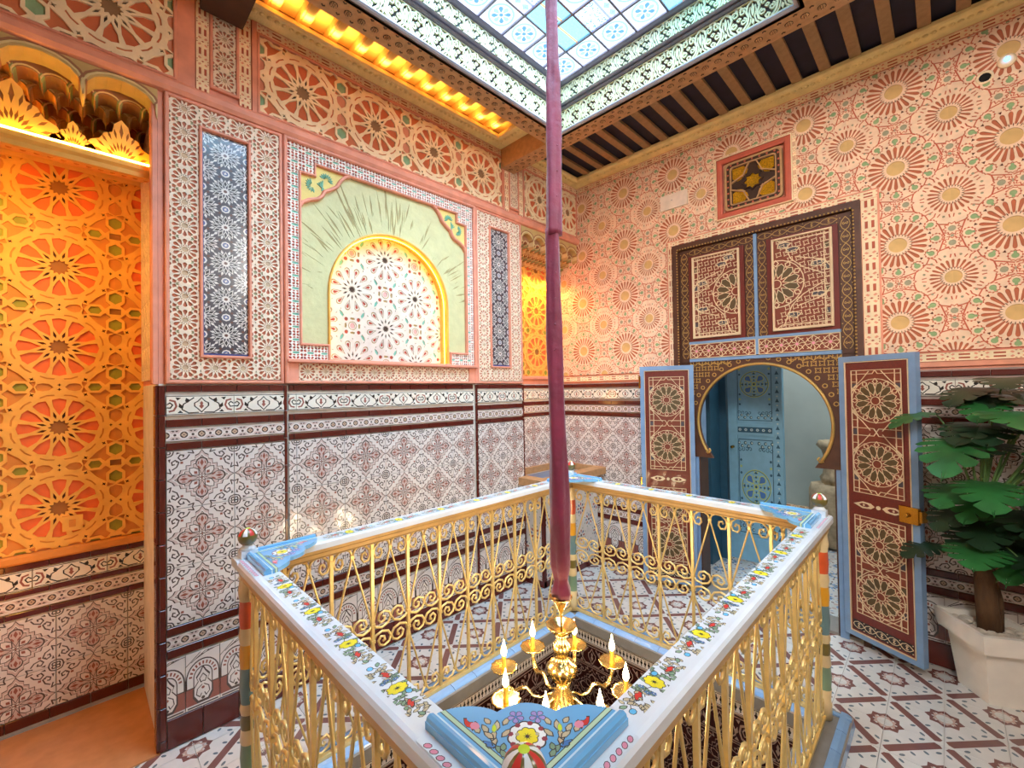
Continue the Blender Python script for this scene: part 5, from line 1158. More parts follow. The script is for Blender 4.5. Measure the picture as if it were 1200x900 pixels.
# pink patch high on the inner wall
d2 = struct('door_2', T(-1.22, 4.3, 0)); d2['label'] = 'pale blue painted door leaf seen through the horseshoe arch'
YD = 4.30; fb('leaf_board', -1.44, -1.0, .03, 2.05, YD, YD+.04, 'blue_door', d2)
for x0, x1, z0, z1 in ((-1.44, -1.365, .03, 2.05), (-1.075, -1.0, .03, 2.05), (-1.365, -1.075, 1.98, 2.05), (-1.365, -1.075, 1.16, 1.26), (-1.365, -1.075, .03, .24)): fb('frame_rail', x0, x1, z0, z1, YD-.016, YD, 'blue_door', d2)
def mandala(w, h):
    A = Art(); A.rect(-9, -9, 9, 9, 'blue_door', 0); rr = random.Random(2)
    A.line([(-w/2+.006, -h/2+.006), (w/2-.006, -h/2+.006), (w/2-.006, h/2-.006), (-w/2+.006, h/2-.006), (-w/2+.006, -h/2+.006)], .006, 'blue_door_deep')
    R = w*.42
    for s_ in (1, -1):
        for t_ in (1, -1):
            for k in range(5): cx, cy = s_*(.03+.026*k), t_*(h/2-.03-.022*(k % 2)); A.circ(cx, cy, .013, 'blue_door_deep', 0, 8); A.circ(cx+.003, cy, .007, 'pale_motif', 0, 6)
            for k in range(4): A.line([(s_*x, t_*y) for x, y in spiral(.04+.03*k, h/2-.075, .016, k, .9, 7, .7)], .005, 'blue_door_deep')
            for k in range(3): A.circ(s_*(w/2-.022), t_*(.03+.045*k+R*.5), .010, 'green_motif' if k % 2 else 'blue_door_deep', 0, 6)
    A.circ(0, 0, R, 'green_motif', 0, 24); A.circ(0, 0, R-.006, 'blue_door_deep', 0, 24); A.circ(0, 0, R-.010, 'blue_door', 0, 24)
    for k in range(8):
        a = pi*k/4; c, q = cos(a), sin(a); put = lambda P: [(x*c-y*q, x*q+y*c) for x, y in P]
        if k % 2: A.p(put(petal(.02, R*.86, R*.26, .62, 5)), 'green_motif'); A.p(put(petal(.035, R*.80, R*.20, .62, 5)), 'blue_motif')
        else:
            for g in (.3, .55, .8): A.p(put(ell(R*g, 0, .008, .014*g*1.4, 6)), 'blue_door_deep'); A.p(put(ell(R*g+.006, .012, .006, .006, 6)), 'green_motif'); A.p(put(ell(R*g+.006, -.012, .006, .006, 6)), 'green_motif')
    A.circ(0, 0, .020, 'green_motif', 0, 10); A.circ(0, 0, .010, 'blue_door_deep', 0, 8)
    return A
mn = mandala(.285, .66).bake('painted_panel', [rect(-.1425, -.33, .1425, .33)], rim=.004)
obj('painted_panel', mn, d2, frame('B', YD-.006) @ T(-1.22, 1.62, 0)); obj('painted_panel', mn, d2, frame('B', YD-.006) @ T(-1.22, .70, 0) @ Matrix.Diagonal((1, 1.3, 1, 1)))
g = Art(); g.rect(-9, -9, 9, 9, 'blue_door_deep')
for k in range(6): g.circ(-.12+.048*k, 0, .013, 'pale_motif', 0, 6); g.circ(-.12+.048*k, 0, .006, 'blue_motif', 0, 6)
art('painted_strip', g.shift(-1.22, 1.21), [rect(-1.36, 1.185, -1.08, 1.235)], c=YD-.018, parent=d2)
for x_ in (-1.0375,):
    g = Art(); g.rect(-9, -9, 9, 9, 'blue_door')
    for k in range(24): z_ = .1+.08*k; g.p([(x_-.016, z_), (x_+.016, z_), (x_, z_+.035)], 'blue_door_deep'); g.circ(x_, z_+.052, .007, 'pale_motif', 0, 6)
    art('painted_stile', g, [rect(x_-.03, .06, x_+.03, 2.03)], c=YD-.018, parent=d2)
f = MB(); f.lathe([(.012, 0), (.014, .01), (.008, .03), (.014, .045), (.003, .05)], 8, (0, 0, 0)); f.build('brass_handle', ['brass'], d2, frame('B', YD-.016) @ T(-1.40, 1.05, 0)); 
props(MB().box(-1.60, -1.52, 4.05, 4.32, 0, 2.2).box(-1.52, -1.46, 4.28, 4.36, 0, 2.2).build('trim_6', ['blue_door_deep']), kind='structure')
# carved stone on its plinth
t = thing('carved_stone_capital', 'weathered carved stone capital on a plaster plinth in the room beyond', 'sculpture', (-.86, 5.32, .02))
f = MB(); f.lathe([(.16, .02), (.17, .05), (.17, .55), (.15, .62)], 14, (-.84, 5.30, 0), flute=6, fa=.05); f.build('plinth', ['stone_old'], t)
f = MB(); f.lathe([(.09, .62), (.11, .68), (.085, .72), (.07, .85), (.09, .95), (.13, 1.0), (.11, 1.05)], 16, (-.80, 5.30, 0), flute=8, fa=.14); f.build('capital', ['stone_old'], t)

# ================================================================== things fixed to the back wall
t = thing('gilded_grille_panel', 'square gold glitter panel in a red frame above the carved door', 'wall panel', (-.955, YB, 2.87))
f = MB(); rect_mould(f, 'B', YB-.010, -1.178, 2.882, -.732, 3.292, .040, .016); f.build('red_frame', ['frame_red'], t)
f = MB(); rect_mould(f, 'B', YB-.006, -1.200, 2.860, -.710, 3.316, .008, .016); f.build('pale_fillet', ['plaster_cream'], t)
paper('brs', scaled(BRD, .75, .5), 'ribbon', t, 'B', YB, (-1.226, 3.318, -.686, 3.340), .0975, .025, -.95, 3.329, rim=.013); paper('brs', scaled(BRD, .75, .5), 'ribbon', t, 'B', YB, (-1.226, 2.842, -.686, 2.858), .0975, .025, -.95, 2.848, rim=.013)
paper('brsv', rot90(scaled(BRD, .75, .5)), 'ribbon', t, 'B', YB, (-1.226, 2.858, -1.204, 3.318), .025, .0975, -1.215, 3.1, rim=.013); paper('brsv', rot90(scaled(BRD, .75, .5)), 'ribbon', t, 'B', YB, (-.706, 2.858, -.686, 3.318), .025, .0975, -.697, 3.1, rim=.013)
G = Art(); G.rect(-9, -9, 9, 9, 'wood_dark', -.02); s = .178
def rr_(r, q): return [(x, y) for sx, sy, a0 in ((1, 1, 0), (-1, 1, pi/2), (-1, -1, pi), (1, -1, 3*pi/2)) for x, y in [(sx*(r-q)+q*cos(a0+pi/2*i/4), sy*(r-q)+q*sin(a0+pi/2*i/4)) for i in range(5)]]
G.p(rr_(s, .03), 'wood_brown', .006); G.p(rr_(s-.014, .026), 'inlay_dark', 0); 
for k in range(28):
    d_ = -s+.02+(2*s-.04)*(k % 7+.5)/7; q = s-.022
    cx, cy = [(d_, q), (d_, -q), (q, d_), (-q, d_)][k//7]; G.circ(cx, cy, .007, 'frame_red', .003, 6)
G.p(rr_(s-.034, .02), 'wood_brown', .003); G.p(rr_(s-.042, .018), 'inlay_dark', -.014)
for a in (1, -1):
    for b in (1, -1): G.p([(a*x, b*y) for x, y in [(.128, .128), (.128, .055), (.098, .030), (.070, .038), (.060, .060), (.038, .070), (.030, .098), (.055, .128)]], 'gold_glitter', -.010)
G.p([((.066 if i % 2 == 0 else .050)*cos(pi*i/8), (.066 if i % 2 == 0 else .050)*sin(pi*i/8)) for i in range(16)], 'inlay_dark', .003)
G.p([((.056 if i % 2 == 0 else .041)*cos(pi*i/8), (.056 if i % 2 == 0 else .041)*sin(pi*i/8)) for i in range(16)], 'gold_glitter', -.010)
for a in (1, -1):
    for b in (1, -1): G.line([(a*.025, b*.135), (a*.062, b*.05)], .008, 'wood_brown', .004); G.line([(a*.135, b*.025), (a*.05, b*.062)], .008, 'wood_brown', .004)
ms = G.bake('grille', [rr_(s, .03)], rim=.02); obj('grille', ms, t, frame('B', YB-.012) @ T(-.953, 3.085, 0) @ Matrix.Diagonal((1.06, 1.0, 1, 1)))
t = thing('cover_plate', 'blank pink rectangular cover plate on the sunburst wall, left of the gold panel', 'cover plate', (-1.535, YB-.01, 3.06))
f = MB(); f.box(-1.648, -1.425, YB-.020, YB-.001, 3.062, 3.182); f.build('plate', ['plastic_white'], t); f = MB(); f.sphere((-1.55, YB-.021, 3.13), .004, 6, 4); f.build('screw', ['trim_grey'], t)
t = thing('wall_sensor', 'small round sensor with a blue lit lens beside a hole high on the back wall', 'sensor', (.26, YB, 3.28))
f = MB(); f.lathe([(.036, 0), (.034, .010), (.022, .016)], 20); f.build('rim', ['plaster_cream'], t, frame('B', YB) @ T(.262, 3.285, 0))
mk('lens_blue', (.12, .35, 1.), .2, emit=3.); f = MB(); f.sphere((0, 0, .022), .013, 10, 6); f.build('lens', ['lens_blue'], t, frame('B', YB) @ T(.262, 3.285, 0))
t = thing('cable_hole', 'dark open hole in the sunburst wall with a pale collar', 'hole', (.183, YB, 3.24))
f = MB(); f.lathe([(.034, -.005), (.034, .004), (.026, .005), (.024, -.004)], 18, caps=False); f.build('collar', ['plaster_cream'], t, frame('B', YB) @ T(.183, 3.24, 0))
f = MB(); f.lathe([(.024, -.003), (.022, .001)], 14); f.build('void', ['hole_black'], t, frame('B', YB) @ T(.183, 3.24, 0))
t = thing('light_switch', 'small gold switch plate low on the near ochre panel', 'switch', (CR+.002, -.02, .96)); f = MB(); f.box(CR, CR+.010, -.052, .022, .925, 1.0); f.build('plate', ['ochre'], t); f = MB(); f.box(CR+.010, CR+.014, -.028, -.004, .945, .98); f.build('rocker', ['ochre_salmon'], t)

# ================================================================== basin in the far corner
t = thing('mosaic_basin', 'low mosaic-clad basin with brown edges in the far corner behind the railing', 'basin', (-2.55, 3.05, 0))
bx0, bx1, by0, by1, bh = -2.765, -2.325, 2.667, 3.434, .88
f = MB(); f.box(bx0, bx1-.008, by0, by1, 0, bh-.06); f.build('core', ['grout'], t)
paper('zel', ZEL, 'mosaic_face', t, 'L', bx1, (by0+.02, .05, by1, bh-.07), .24, .24, (by0+by1)/2, .42, rim=.008)
paper('zel', ZEL, 'mosaic_face', t, 'B', by0-.004, (XL+.0, .05, bx1-.02, bh-.07), .24, .24, -2.42, .42, rim=.008)
f = MB(); f.box(bx1-.02, bx1+.006, by0-.008, by0+.02, 0, bh-.06); f.box(XL, bx1+.006, by0-.010, by0, 0, .05); f.box(bx1, bx1+.006, by0, by1, 0, .05); f.build('edge_trim', ['tile_brown'], t)
f = MB(); f.strip([(0, bh-.06), (-.02, bh-.055), (-.02, bh), (.09, bh), (.09, bh-.06)], [(bx0, by0), (bx0, by1), (bx1, by1), (bx1, by0)], closed=True); f.build('rim', ['wood_brown'], t)
f = MB(); f.box(bx0+.05, bx1-.05, by0+.05, by1-.05, bh-.10, bh-.055); f.build('bowl_floor', ['zel_blue'], t)

# ================================================================== railing
RX0, RX1, RY0, RY1 = -1.895, -.435, .460, 2.475; ZT = .985
def bay(Wb):
    f = MB(); h = Wb/2; r = .0050
    def C(P, rr=.0060): f.tube([(x, 0, z) for x, z in P], rr, 5)
    def mirr(P): return [(Wb-x, z) for x, z in P]
    topc = [(h, .865), (h*.90, .893), (h*.66, .908), (h*.38, .902), (h*.14, .880), (h*.10, .855), (h*.20, .832), (h*.42, .828), (h*.54, .846), (h*.50, .866), (h*.36, .870), (h*.30, .856)]
    for P in (topc, mirr(topc)): C(P)
    C([(h, .870), (h*.97, .855), (h*.08, .545), (.004, .52)], r); C(mirr([(h, .870), (h*.97, .855), (h*.08, .545), (.004, .52)]), r)
    for z0, s_ in ((.528, 1), (.456, -1)):
        q = [(.004, 0), (h*.18, -.018), (h*.50, -.027), (h*.84, -.016), (h*.985, .008), (h*.90, .032), (h*.64, .044), (h*.38, .034), (h*.30, .012), (h*.44, -.004), (h*.62, .002), (h*.66, .018), (h*.54, .022)]
        P = [(x, z0+s_*z) for x, z in q]; C(P); C(mirr(P))
    C([(.004, .440), (h*.10, .405), (h*.95, .135), (h, .118)], r); C(mirr([(.004, .440), (h*.10, .405), (h*.95, .135), (h, .118)]), r)
    bot = [(h, .120), (h*.80, .092), (h*.50, .084), (h*.20, .098), (h*.12, .126), (h*.28, .150), (h*.52, .144), (h*.56, .122), (h*.42, .112), (h*.36, .124)]
    for P in (bot, mirr(bot)): C(P)
    f.box(h-.008, h+.008, -.006, .006, .858, .872); f.box(h-.008, h+.008, -.006, .006, .114, .126)
    return f.mesh('scroll_panel', ['gold_paint'])
bal = MB(); bal.box(-.0070, .0070, -.0070, .0070, .065, .935)
for z_ in (.868, .528, .452): bal.box(-.010, .010, -.010, .010, z_-.007, z_+.007)
bal = bal.mesh('baluster', ['gold_paint'])
# painted flowers of the handrail, one repeat of .25 m
def flower(A, x, y, r, n, col, core=None, line='pt_black', w=.30):
    for k in range(n):
        a = 2*pi*k/n+.2; A.p([(x+q[0]*cos(a)-q[1]*sin(a), y+q[0]*sin(a)+q[1]*cos(a)) for q in petal(0, r, r*w*1.25, .62, 4)], line)
    for k in range(n):
        a = 2*pi*k/n+.2; A.p([(x+q[0]*cos(a)-q[1]*sin(a), y+q[0]*sin(a)+q[1]*cos(a)) for q in petal(r*.12, r*.92, r*w, .62, 4)], col)
    A.circ(x, y, r*.18, core or line, 0, 6)
def leafp(A, x, y, ang, L_, w, col, line='pt_black'):
    for q, cc in ((1., line), (.74, col)):
        A.p([(x+(u_-L_*.5)*q*cos(ang)-v_*q*sin(ang)+L_*.5*cos(ang), y+(u_-L_*.5)*q*sin(ang)+v_*q*cos(ang)+L_*.5*sin(ang)) for u_, v_ in [(0, 0), (L_*.3, w*.5), (L_*.7, w*.42), (L_, 0), (L_*.7, -w*.42), (L_*.3, -w*.5)]], cc)
def bird(A, x, y, s_, col, fl=1):
    for q, cc in ((1., 'pt_black'), (.80, col)):
        A.p([(x+s_*u_*q, y+s_*v_*fl*q) for u_, v_ in [(-1, .15), (-.5, .30), (-.1, .55), (.1, .30), (.5, .28), (.75, .45), (1, .2), (.7, .0), (.3, -.25), (-.2, -.35), (-.6, -.1), (-1, -.3)]], cc)
def rail_art():
    A = Art(); A.rect(-9, -9, 9, 9, 'rail_white'); rr = random.Random(11)
    for x0, col in ((-.085, 'pt_tan'), (.020, 'pt_green'), (.075, 'pt_tan'), (-.035, 'pt_green')):
        A.line([(x0-.03, -.006), (x0-.01, .006), (x0+.015, -.004), (x0+.035, .006)], .0014, 'pt_black')
        for k in range(20):
            a = rr.uniform(0, 2*pi); leafp(A, x0+rr.uniform(-.030, .030), rr.uniform(-.018, .018), a, rr.uniform(.012, .020), .0085, col)
    for x_, y_ in ((.034, .012), (.040, .004), (.032, -.010)): flower(A, x_, y_, .0055, 5, 'pt_blue', 'pt_white')
    flower(A, 0, 0, .019, 8, 'pt_yellow'); bird(A, .062, -.004, .016, 'pt_red'); bird(A, -.062, .004, .015, 'pt_red', -1)
    A.p(ell(-.026, -.010, .009, .006, 8), 'pt_black'); A.p(ell(-.026, -.010, .0075, .0047, 8), 'pt_sky'); A.p(ell(.108, .008, .009, .006, 8), 'pt_black'); A.p(ell(.108, .008, .0075, .0047, 8), 'pt_sky')
    leafp(A, -.115, 0, .3, .02, .009, 'pt_green'); leafp(A, .12, -.010, 2.8, .02, .009, 'pt_green')
    return A
RA = rail_art()
def side(p0, d, L_, bars, label, butt=False):
    e_ = -.0455 if butt else .045; e2 = .041 if butt else .0
    Mx = Matrix(((d[0], -d[1], 0, p0[0]), (d[1], d[0], 0, p0[1]), (0, 0, 1, 0), (0, 0, 0, 1)))
    t = thing('railing', label, 'railing', Mx, 'railing sides round the light well')
    f = MB(); P = [(-.045, .952), (-.045, .975), (-.040, .983), (-.030, .985), (.030, .985), (.040, .983), (.045, .975), (.045, .952)]; k = len(P)
    f.add([(x_, y, z) for x_ in (-e_, L_+e_) for y, z in P], [(i, k+i, k+i+1, i+1) for i in range(k-1)]+[(k-1, 2*k-1, k, 0), tuple(range(k)), tuple(k+i for i in range(k))[::-1]]); f.build('handrail_board', ['rail_white'], t, Mx)
    f = MB(); P = [(-.026, .908), (-.034, .918), (-.034, .932), (-.040, .938), (-.040, .952), (.040, .952), (.040, .938), (.034, .932), (.034, .918), (.026, .908)]; k = len(P)
    f.add([(x_, y, z) for x_ in (e2, L_-e2) for y, z in P], [(i, k+i, k+i+1, i+1) for i in range(k-1)]+[(k-1, 2*k-1, k, 0), tuple(range(k)), tuple(k+i for i in range(k))[::-1]]); f.build('under_moulding', ['rail_gold'], t, Mx)
    f = MB(); f.box(.02, L_-.02, -.010, .010, .056, .072); f.build('bottom_bar', ['gold_paint'], t, Mx); f = MB(); f.box(.02, L_-.02, -.006, .006, .900, .908); f.build('top_bar', ['gold_paint'], t, Mx)
    for b in bars: obj('baluster', bal, t, Mx @ T(b, 0, 0))
    bs = [.028]+list(bars)+[L_-.028]
    for a, b in zip(bs, bs[1:]):
        if b-a < .05: continue
        key = ('bay', round(b-a, 3))
        if key not in CACHE: CACHE[key] = bay(b-a)
        obj('scroll_panel', CACHE[key], t, Mx @ T(a, 0, 0))
    a, b = .27, L_-.27; n_ = max(1, round((b-a)/.25)); u = (b-a)/n_; key = 'ra%.3f' % u
    if key not in CACHE: CACHE[key] = scaled(RA, u/.25, 1.3).bake('painted_garland', [rect(-u/2, -.028, u/2, .028)])
    for k in range(n_): obj('painted_garland', CACHE[key], t, Mx @ T(a+(k+.5)*u, -.010, ZT+.0006))
    if 'beads' not in CACHE:
        B = Art(); B.rect(-9, -9, 9, 9, 'rail_white')
        for k in range(11):
            x_ = .03+.0185*k; B.p(ell(x_, 0, .0088, .0058, 8, .5), 'pt_black'); B.p(ell(x_, 0, .0072, .0045, 8, .5), 'pt_pink')
        CACHE['beads'] = B.bake('painted_beads', [rect(.015, -.008, .24, .008)])
    obj('painted_beads', CACHE['beads'], t, Mx @ T(0, .030, ZT+.0006)); obj('painted_beads', CACHE['beads'], t, Mx @ T(L_-.255, .030, ZT+.0006))
    return t
Ly, Lx = RY1-RY0, RX1-RX0
side((RX0, RY0), (0, 1), Ly, [.128+.1875*k for k in range(10)], 'gold scroll railing side parallel to the left wall')
side((RX0, RY1), (1, 0), Lx, [.054+.2*k+.0 for k in range(1, 7)]+[1.36], 'gold scroll railing side nearest the back wall and door', True)
side((RX1, RY1), (0, -1), Ly, [.128+.1875*k for k in range(10)], 'gold scroll railing side on the right, running towards the viewer')
side((RX1, RY0), (-1, 0), Lx, [.1+.18*k for k in range(8)], 'gold scroll railing side on the left foreground', True)
# painted turned posts with ball finials
prof = [(.030, .050, 'nw_cream'), (.030, .120, 'nw_cream'), (.026, .128, 'nw_cream'), (.030, .186, 'nw_cream'), (.0275, .190, 'nw_sage'), (.031, .24, 'nw_sage'), (.0275, .290, 'nw_sage'), (.031, .300, 'nw_cream'), (.027, .345, 'nw_cream'), (.030, .372, 'nw_olive'), (.027, .400, 'nw_olive'), (.031, .42, 'nw_cream'), (.027, .440, 'nw_cream'), (.031, .50, 'nw_teal'), (.028, .573, 'nw_teal'), (.031, .62, 'nw_yellow'), (.028, .66, 'nw_yellow'), (.032, .69, 'nw_cream'), (.028, .722, 'nw_cream'), (.031, .77, 'nw_orange'), (.028, .822, 'nw_orange'), (.033, .86, 'nw_cream'), (.028, .90, 'nw_cream'), (.032, .912, 'nw_cream')]
cols = ['nw_cream', 'nw_sage', 'nw_olive', 'nw_teal', 'nw_yellow', 'nw_orange']
def newel(x, y, label, h0=.985):
    t = thing('newel_post', label, 'post', (x, y, .05), 'painted corner posts of the railing')
    f = MB(); f.lathe([(r, z-.05) for r, z, c in prof], 18, (x, y, .05), [cols.index(c) for r, z, c in prof[1:]]); f.build('turned_shaft', cols, t)
    f = MB(); f.box(x-.028, x+.028, y-.028, y+.028, h0, h0+.028); f.lathe([(.030, 0), (.022, .010), (.016, .018)], 16, (x, y, h0+.028)); f.build('cap_block', ['rail_white'], t)
    def col(i, j): 
        if i >= 3: return 0
        return (1, 2)[(j//3) % 2] if j % 3 != 2 else 0
    f = MB(); f.sphere((x, y, h0+.074), .033, 24, 12, f=lambda i, j: (3 if i == 0 else ((1 if (j//3) % 2 else 2) if (i < 5 and (j % 3 != 2)) else 0))); f.build('ball_finial', ['nw_olive', 'pt_white', 'pt_red', 'pt_lime'], t)
newel(RX0, RY0, 'painted post with ball at the left corner of the railing'); newel(RX0, RY1, 'painted post with ball at the far corner, behind the velvet sleeve')
newel(RX1, RY1, 'painted post with ball at the right corner of the railing'); newel(RX1-.0, RY0-.012, 'painted post with red and white ball in the near foreground corner')
# blue corner plates
G = Art(); G.rect(-9, -9, 9, 9, 'gusset_blue'); N = .262
for q, w_, mt in ((.024, .0040, 'gusset_pale'), (.033, .0018, 'pt_black'), (.037, .009, 'pt_pgreen'), (.0425, .0015, 'pt_black')):
    G.rect(-1, q-w_/2, 1, q+w_/2, mt) if q != .037 else G.rect(.03, .034, 1, .042, mt); G.rect(q-w_/2, -1, q+w_/2, 1, mt) if q != .037 else G.rect(.034, .03, .042, 1, mt)
G.rect(0, 0, .0215, .0215, 'gusset_blue')
cx = cy = .104; flower(G, cx, cy, .036, 8, 'pt_white', 'pt_white'); 
for k in range(8): a = 2*pi*k/8+.2+pi/8; G.circ(cx+.030*cos(a), cy+.030*sin(a), .0055, 'pt_wine', 0, 6)
flower(G, cx, cy, .021, 8, 'pt_yellow', 'pt_black')
for s_ in (0, 1):
    def sw(P): return [(y, x) for x, y in P] if s_ else P
    B = Art()
    for x_, y_, a, L_, c_ in ((.128, .052, .5, .030, 'pt_tan'), (.140, .052, 1.0, .028, 'pt_tan'), (.140, .060, -.05, .028, 'pt_tan'), (.150, .075, .75, .026, 'pt_tan'), (.158, .062, .2, .024, 'pt_tan'), (.168, .050, .3, .022, 'pt_tan'), (.152, .090, 1.3, .024, 'pt_tan'), (.135, .070, 1.5, .026, 'pt_tan'), (.182, .052, .7, .018, 'pt_tan'), (.170, .078, .1, .020, 'pt_tan'), (.108, .050, .1, .022, 'pt_green'), (.112, .052, .9, .018, 'pt_green'), (.098, .048, .2, .020, 'pt_green'), (.128, .046, -.1, .018, 'pt_green')):
        leafp(B, x_, y_, a, L_*1.05, .012, c_, 'pt_black')
    leafp(B, .150, .068, .75, .024, .010, 'pt_lime', 'pt_green'); flower(B, .150, .122, .016, 5, 'pt_mauve', 'pt_blue'); bird(B, .200, .050, .018, 'pt_red', 1); B.p(ell(.188, .056, .010, .008, 8), 'pt_pink'); bird(B, .140, .047, .013, 'pt_blue', -1)
    B.circ(.095, .12, .004, 'pt_tan', 0, 6)
    for P, mt, h in B.sh: G.p(sw(P), mt, h)
hyp = []
for i in range(31):                                # scalloped inner edge
    t_ = i/30; x_, y_ = N*(1-t_)+.030*t_, .030*(1-t_)+N*t_; bulge = .020*abs(sin(3*pi*t_))**.8-.022*sin(pi*t_)+.012*sin(pi*t_)**2*2
    hyp.append((x_+bulge*.707, y_+bulge*.707))
gk = [(0, 0), (N, 0)]+hyp+[(0, N)]
gm = G.bake('painted_plate', [gk], rim=.014)
for x, y, a, lab in ((RX0, RY0, 0, 'sky blue scalloped corner plate painted with flowers at the left corner'), (RX1, RY0, pi/2, 'large sky blue scalloped flower painted corner plate in the near foreground'), (RX1, RY1, pi, 'sky blue scalloped corner plate painted with flowers at the right corner'), (RX0, RY1, -pi/2, 'sky blue scalloped corner plate at the far corner behind the velvet sleeve')):
    W_ = T(x, y, ZT+.0145) @ RZ(a) @ T(-.012, -.012, 0); t = thing('corner_plate', lab, 'corner plate', W_, 'painted corner plates of the handrail'); obj('painted_plate', gm, t, W_)
    f = MB()
    for q in (1, -1):
        P = [(.002, .0), (.018, 0), (.018, .006), (.010, .009), (.004, .006)]; vs = [((u_, s_, z_) if q > 0 else (s_, u_, z_)) for s_ in (.02, N) for u_, z_ in P]; k = 5
        f.add(vs, [(i, (i+1) % k, k+(i+1) % k, k+i) for i in range(k)]+[(0, 1, 2, 3, 4), (9, 8, 7, 6, 5)])
    f.build('raised_edge', ['gusset_blue'], t, W_)

# ================================================================== chandelier and velvet sleeve
CX, CY = -1.190, 1.468
ch = thing('chandelier', 'gold brass eight-arm candle chandelier hanging inside the railing', 'chandelier', (CX, CY, .2))
f = MB(); f.lathe([(.004, .715), (.012, .70), (.045, .705), (.050, .712), (.030, .690), (.012, .655), (.006, .640), (.0045, .60)], 20, (CX, CY, 0)); f.build('canopy_cup', ['gold'], ch)
f = MB(); f.lathe([(.004, .56), (.004, .66)], 8, (CX, CY, 0)); f.build('rod', ['brass'], ch)
f = MB(); f.lathe([(.014, .548), (.040, .562), (.062, .585), (.066, .594), (.060, .592), (.036, .572), (.020, .566)], 24, (CX, CY, 0), flute=12, fa=.03); f.build('upper_dish', ['gold'], ch)
f = MB(); f.lathe([(.020, .560), (.026, .545), (.018, .530), (.034, .512), (.038, .490), (.028, .468), (.020, .455), (.036, .440), (.058, .425), (.064, .405), (.054, .378), (.030, .355), (.020, .340)], 24, (CX, CY, 0), flute=12, fa=.05); f.build('baluster_stem', ['gold'], ch)
f = MB(); f.lathe([(.020, .345), (.026, .330), (.040, .300), (.066, .265), (.086, .240), (.088, .228), (.070, .212), (.030, .200), (.012, .185), (.006, .17)], 32, (CX, CY, 0), flute=16, fa=.03); f.build('bell', ['gold'], ch)
ar = .266; arm = MB()
pts = [(.020, 0, .300), (.060, 0, .285), (.095, 0, .262), (.130, 0, .262), (.160, 0, .290), (.185, 0, .285), (.215, 0, .262), (.245, 0, .272), (.262, 0, .305), (.266, 0, .345)]
arm.tube(pts, [.007, .007, .008, .009, .010, .012, .014, .013, .010, .009], 8, flat=.6); arm = arm.mesh('arm', ['gold'])
pan = MB(); pan.lathe([(.010, .335), (.014, .342), (.042, .350), (.058, .358), (.059, .364), (.050, .361), (.016, .352), (.010, .352)], 24, (ar, 0, 0), flute=12, fa=.04); pan = pan.mesh('drip_pan', ['gold'])
can = MB(); can.lathe([(.013, .352), (.011, .360), (.0095, .364), (.0095, .408), (.007, .411)], 12, (ar, 0, 0)); can = can.mesh('candle', ['candle'])
blb = MB(); blb.lathe([(.006, .410), (.0120, .420), (.0135, .430), (.0100, .446), (.0045, .464), (.0012, .482)], 12, (ar, 0, 0)); blb = blb.mesh('flame_bulb', ['bulb'])
for k in range(8):
    a = (25.5+45*k)*pi/180; W_ = T(CX, CY, 0) @ RZ(a); ao = obj('arm', arm, ch, W_); obj('drip_pan', pan, ao, W_); obj('candle', can, ao, W_); obj('flame_bulb', blb, ao, W_)
    o = light('candle_light', 'POINT', (CX+ar*cos(a), CY+ar*sin(a), .500), 1.1, (1, .78, .48), radius=.02)
f = MB(); rr = random.Random(4); segs = [(.715, 2.30, 0), (2.27, 3.755, 1)]
vm = []
for z0, z1, s_ in segs:
    f = MB(); n = 70; seg = 20; vs = []
    for i in range(n+1):
        z = z0+(z1-z0)*i/n; t_ = i/n; base = (.034+.004*max(0, 1-abs(z-.735)/.03)-.012*max(0, 1-abs(z-.785)/.06)+.004*sin(z*2.1)) if not s_ else .0295+.004*sin(z*3+1)
        if not s_: base += .006*max(0, 1-abs(z-1.0)/.35)
        dx, dy = .006*sin(z*2.3+s_), .006*cos(z*1.7)
        for k in range(seg):
            a = 2*pi*k/seg+z*(1.1 if s_ else .5); fold = .13*sin(3*a+z*4.0+s_*2)+.07*sin(5*a-z*7)+.04*sin(7*a+z*13)
            if s_ and abs(z-2.95) < .10: fold += .16*sin(2*a+z*30)*(1-abs(z-2.95)/.10)
            vs.append((CX+dx+base*(1+fold)*cos(a), CY+dy+base*(1+fold)*sin(a), z))
    f.add(vs, [(i*seg+k, i*seg+(k+1) % seg, (i+1)*seg+(k+1) % seg, (i+1)*seg+k) for i in range(n) for k in range(seg)]+[tuple(range(seg))[::-1], tuple(n*seg+k for k in range(seg))], sm=True); vm.append(f)
t = thing('velvet_sleeve', 'long magenta velvet sleeve covering the chandelier chain from roof light down', 'fabric', (CX, CY, .715))
vm[0].build('lower_sleeve', ['velvet'], t); vm[1].build('upper_sleeve', ['velvet'], t)
f = MB()
for z in [.78+.11*i for i in range(27)]: a = z*5; f.sphere((CX+.031*cos(a*.2+3.4), CY+.031*sin(a*.2+3.4), z), .004, 5, 4)
props(f.build('frayed_seam', ['velvet'], t), kind='stuff')

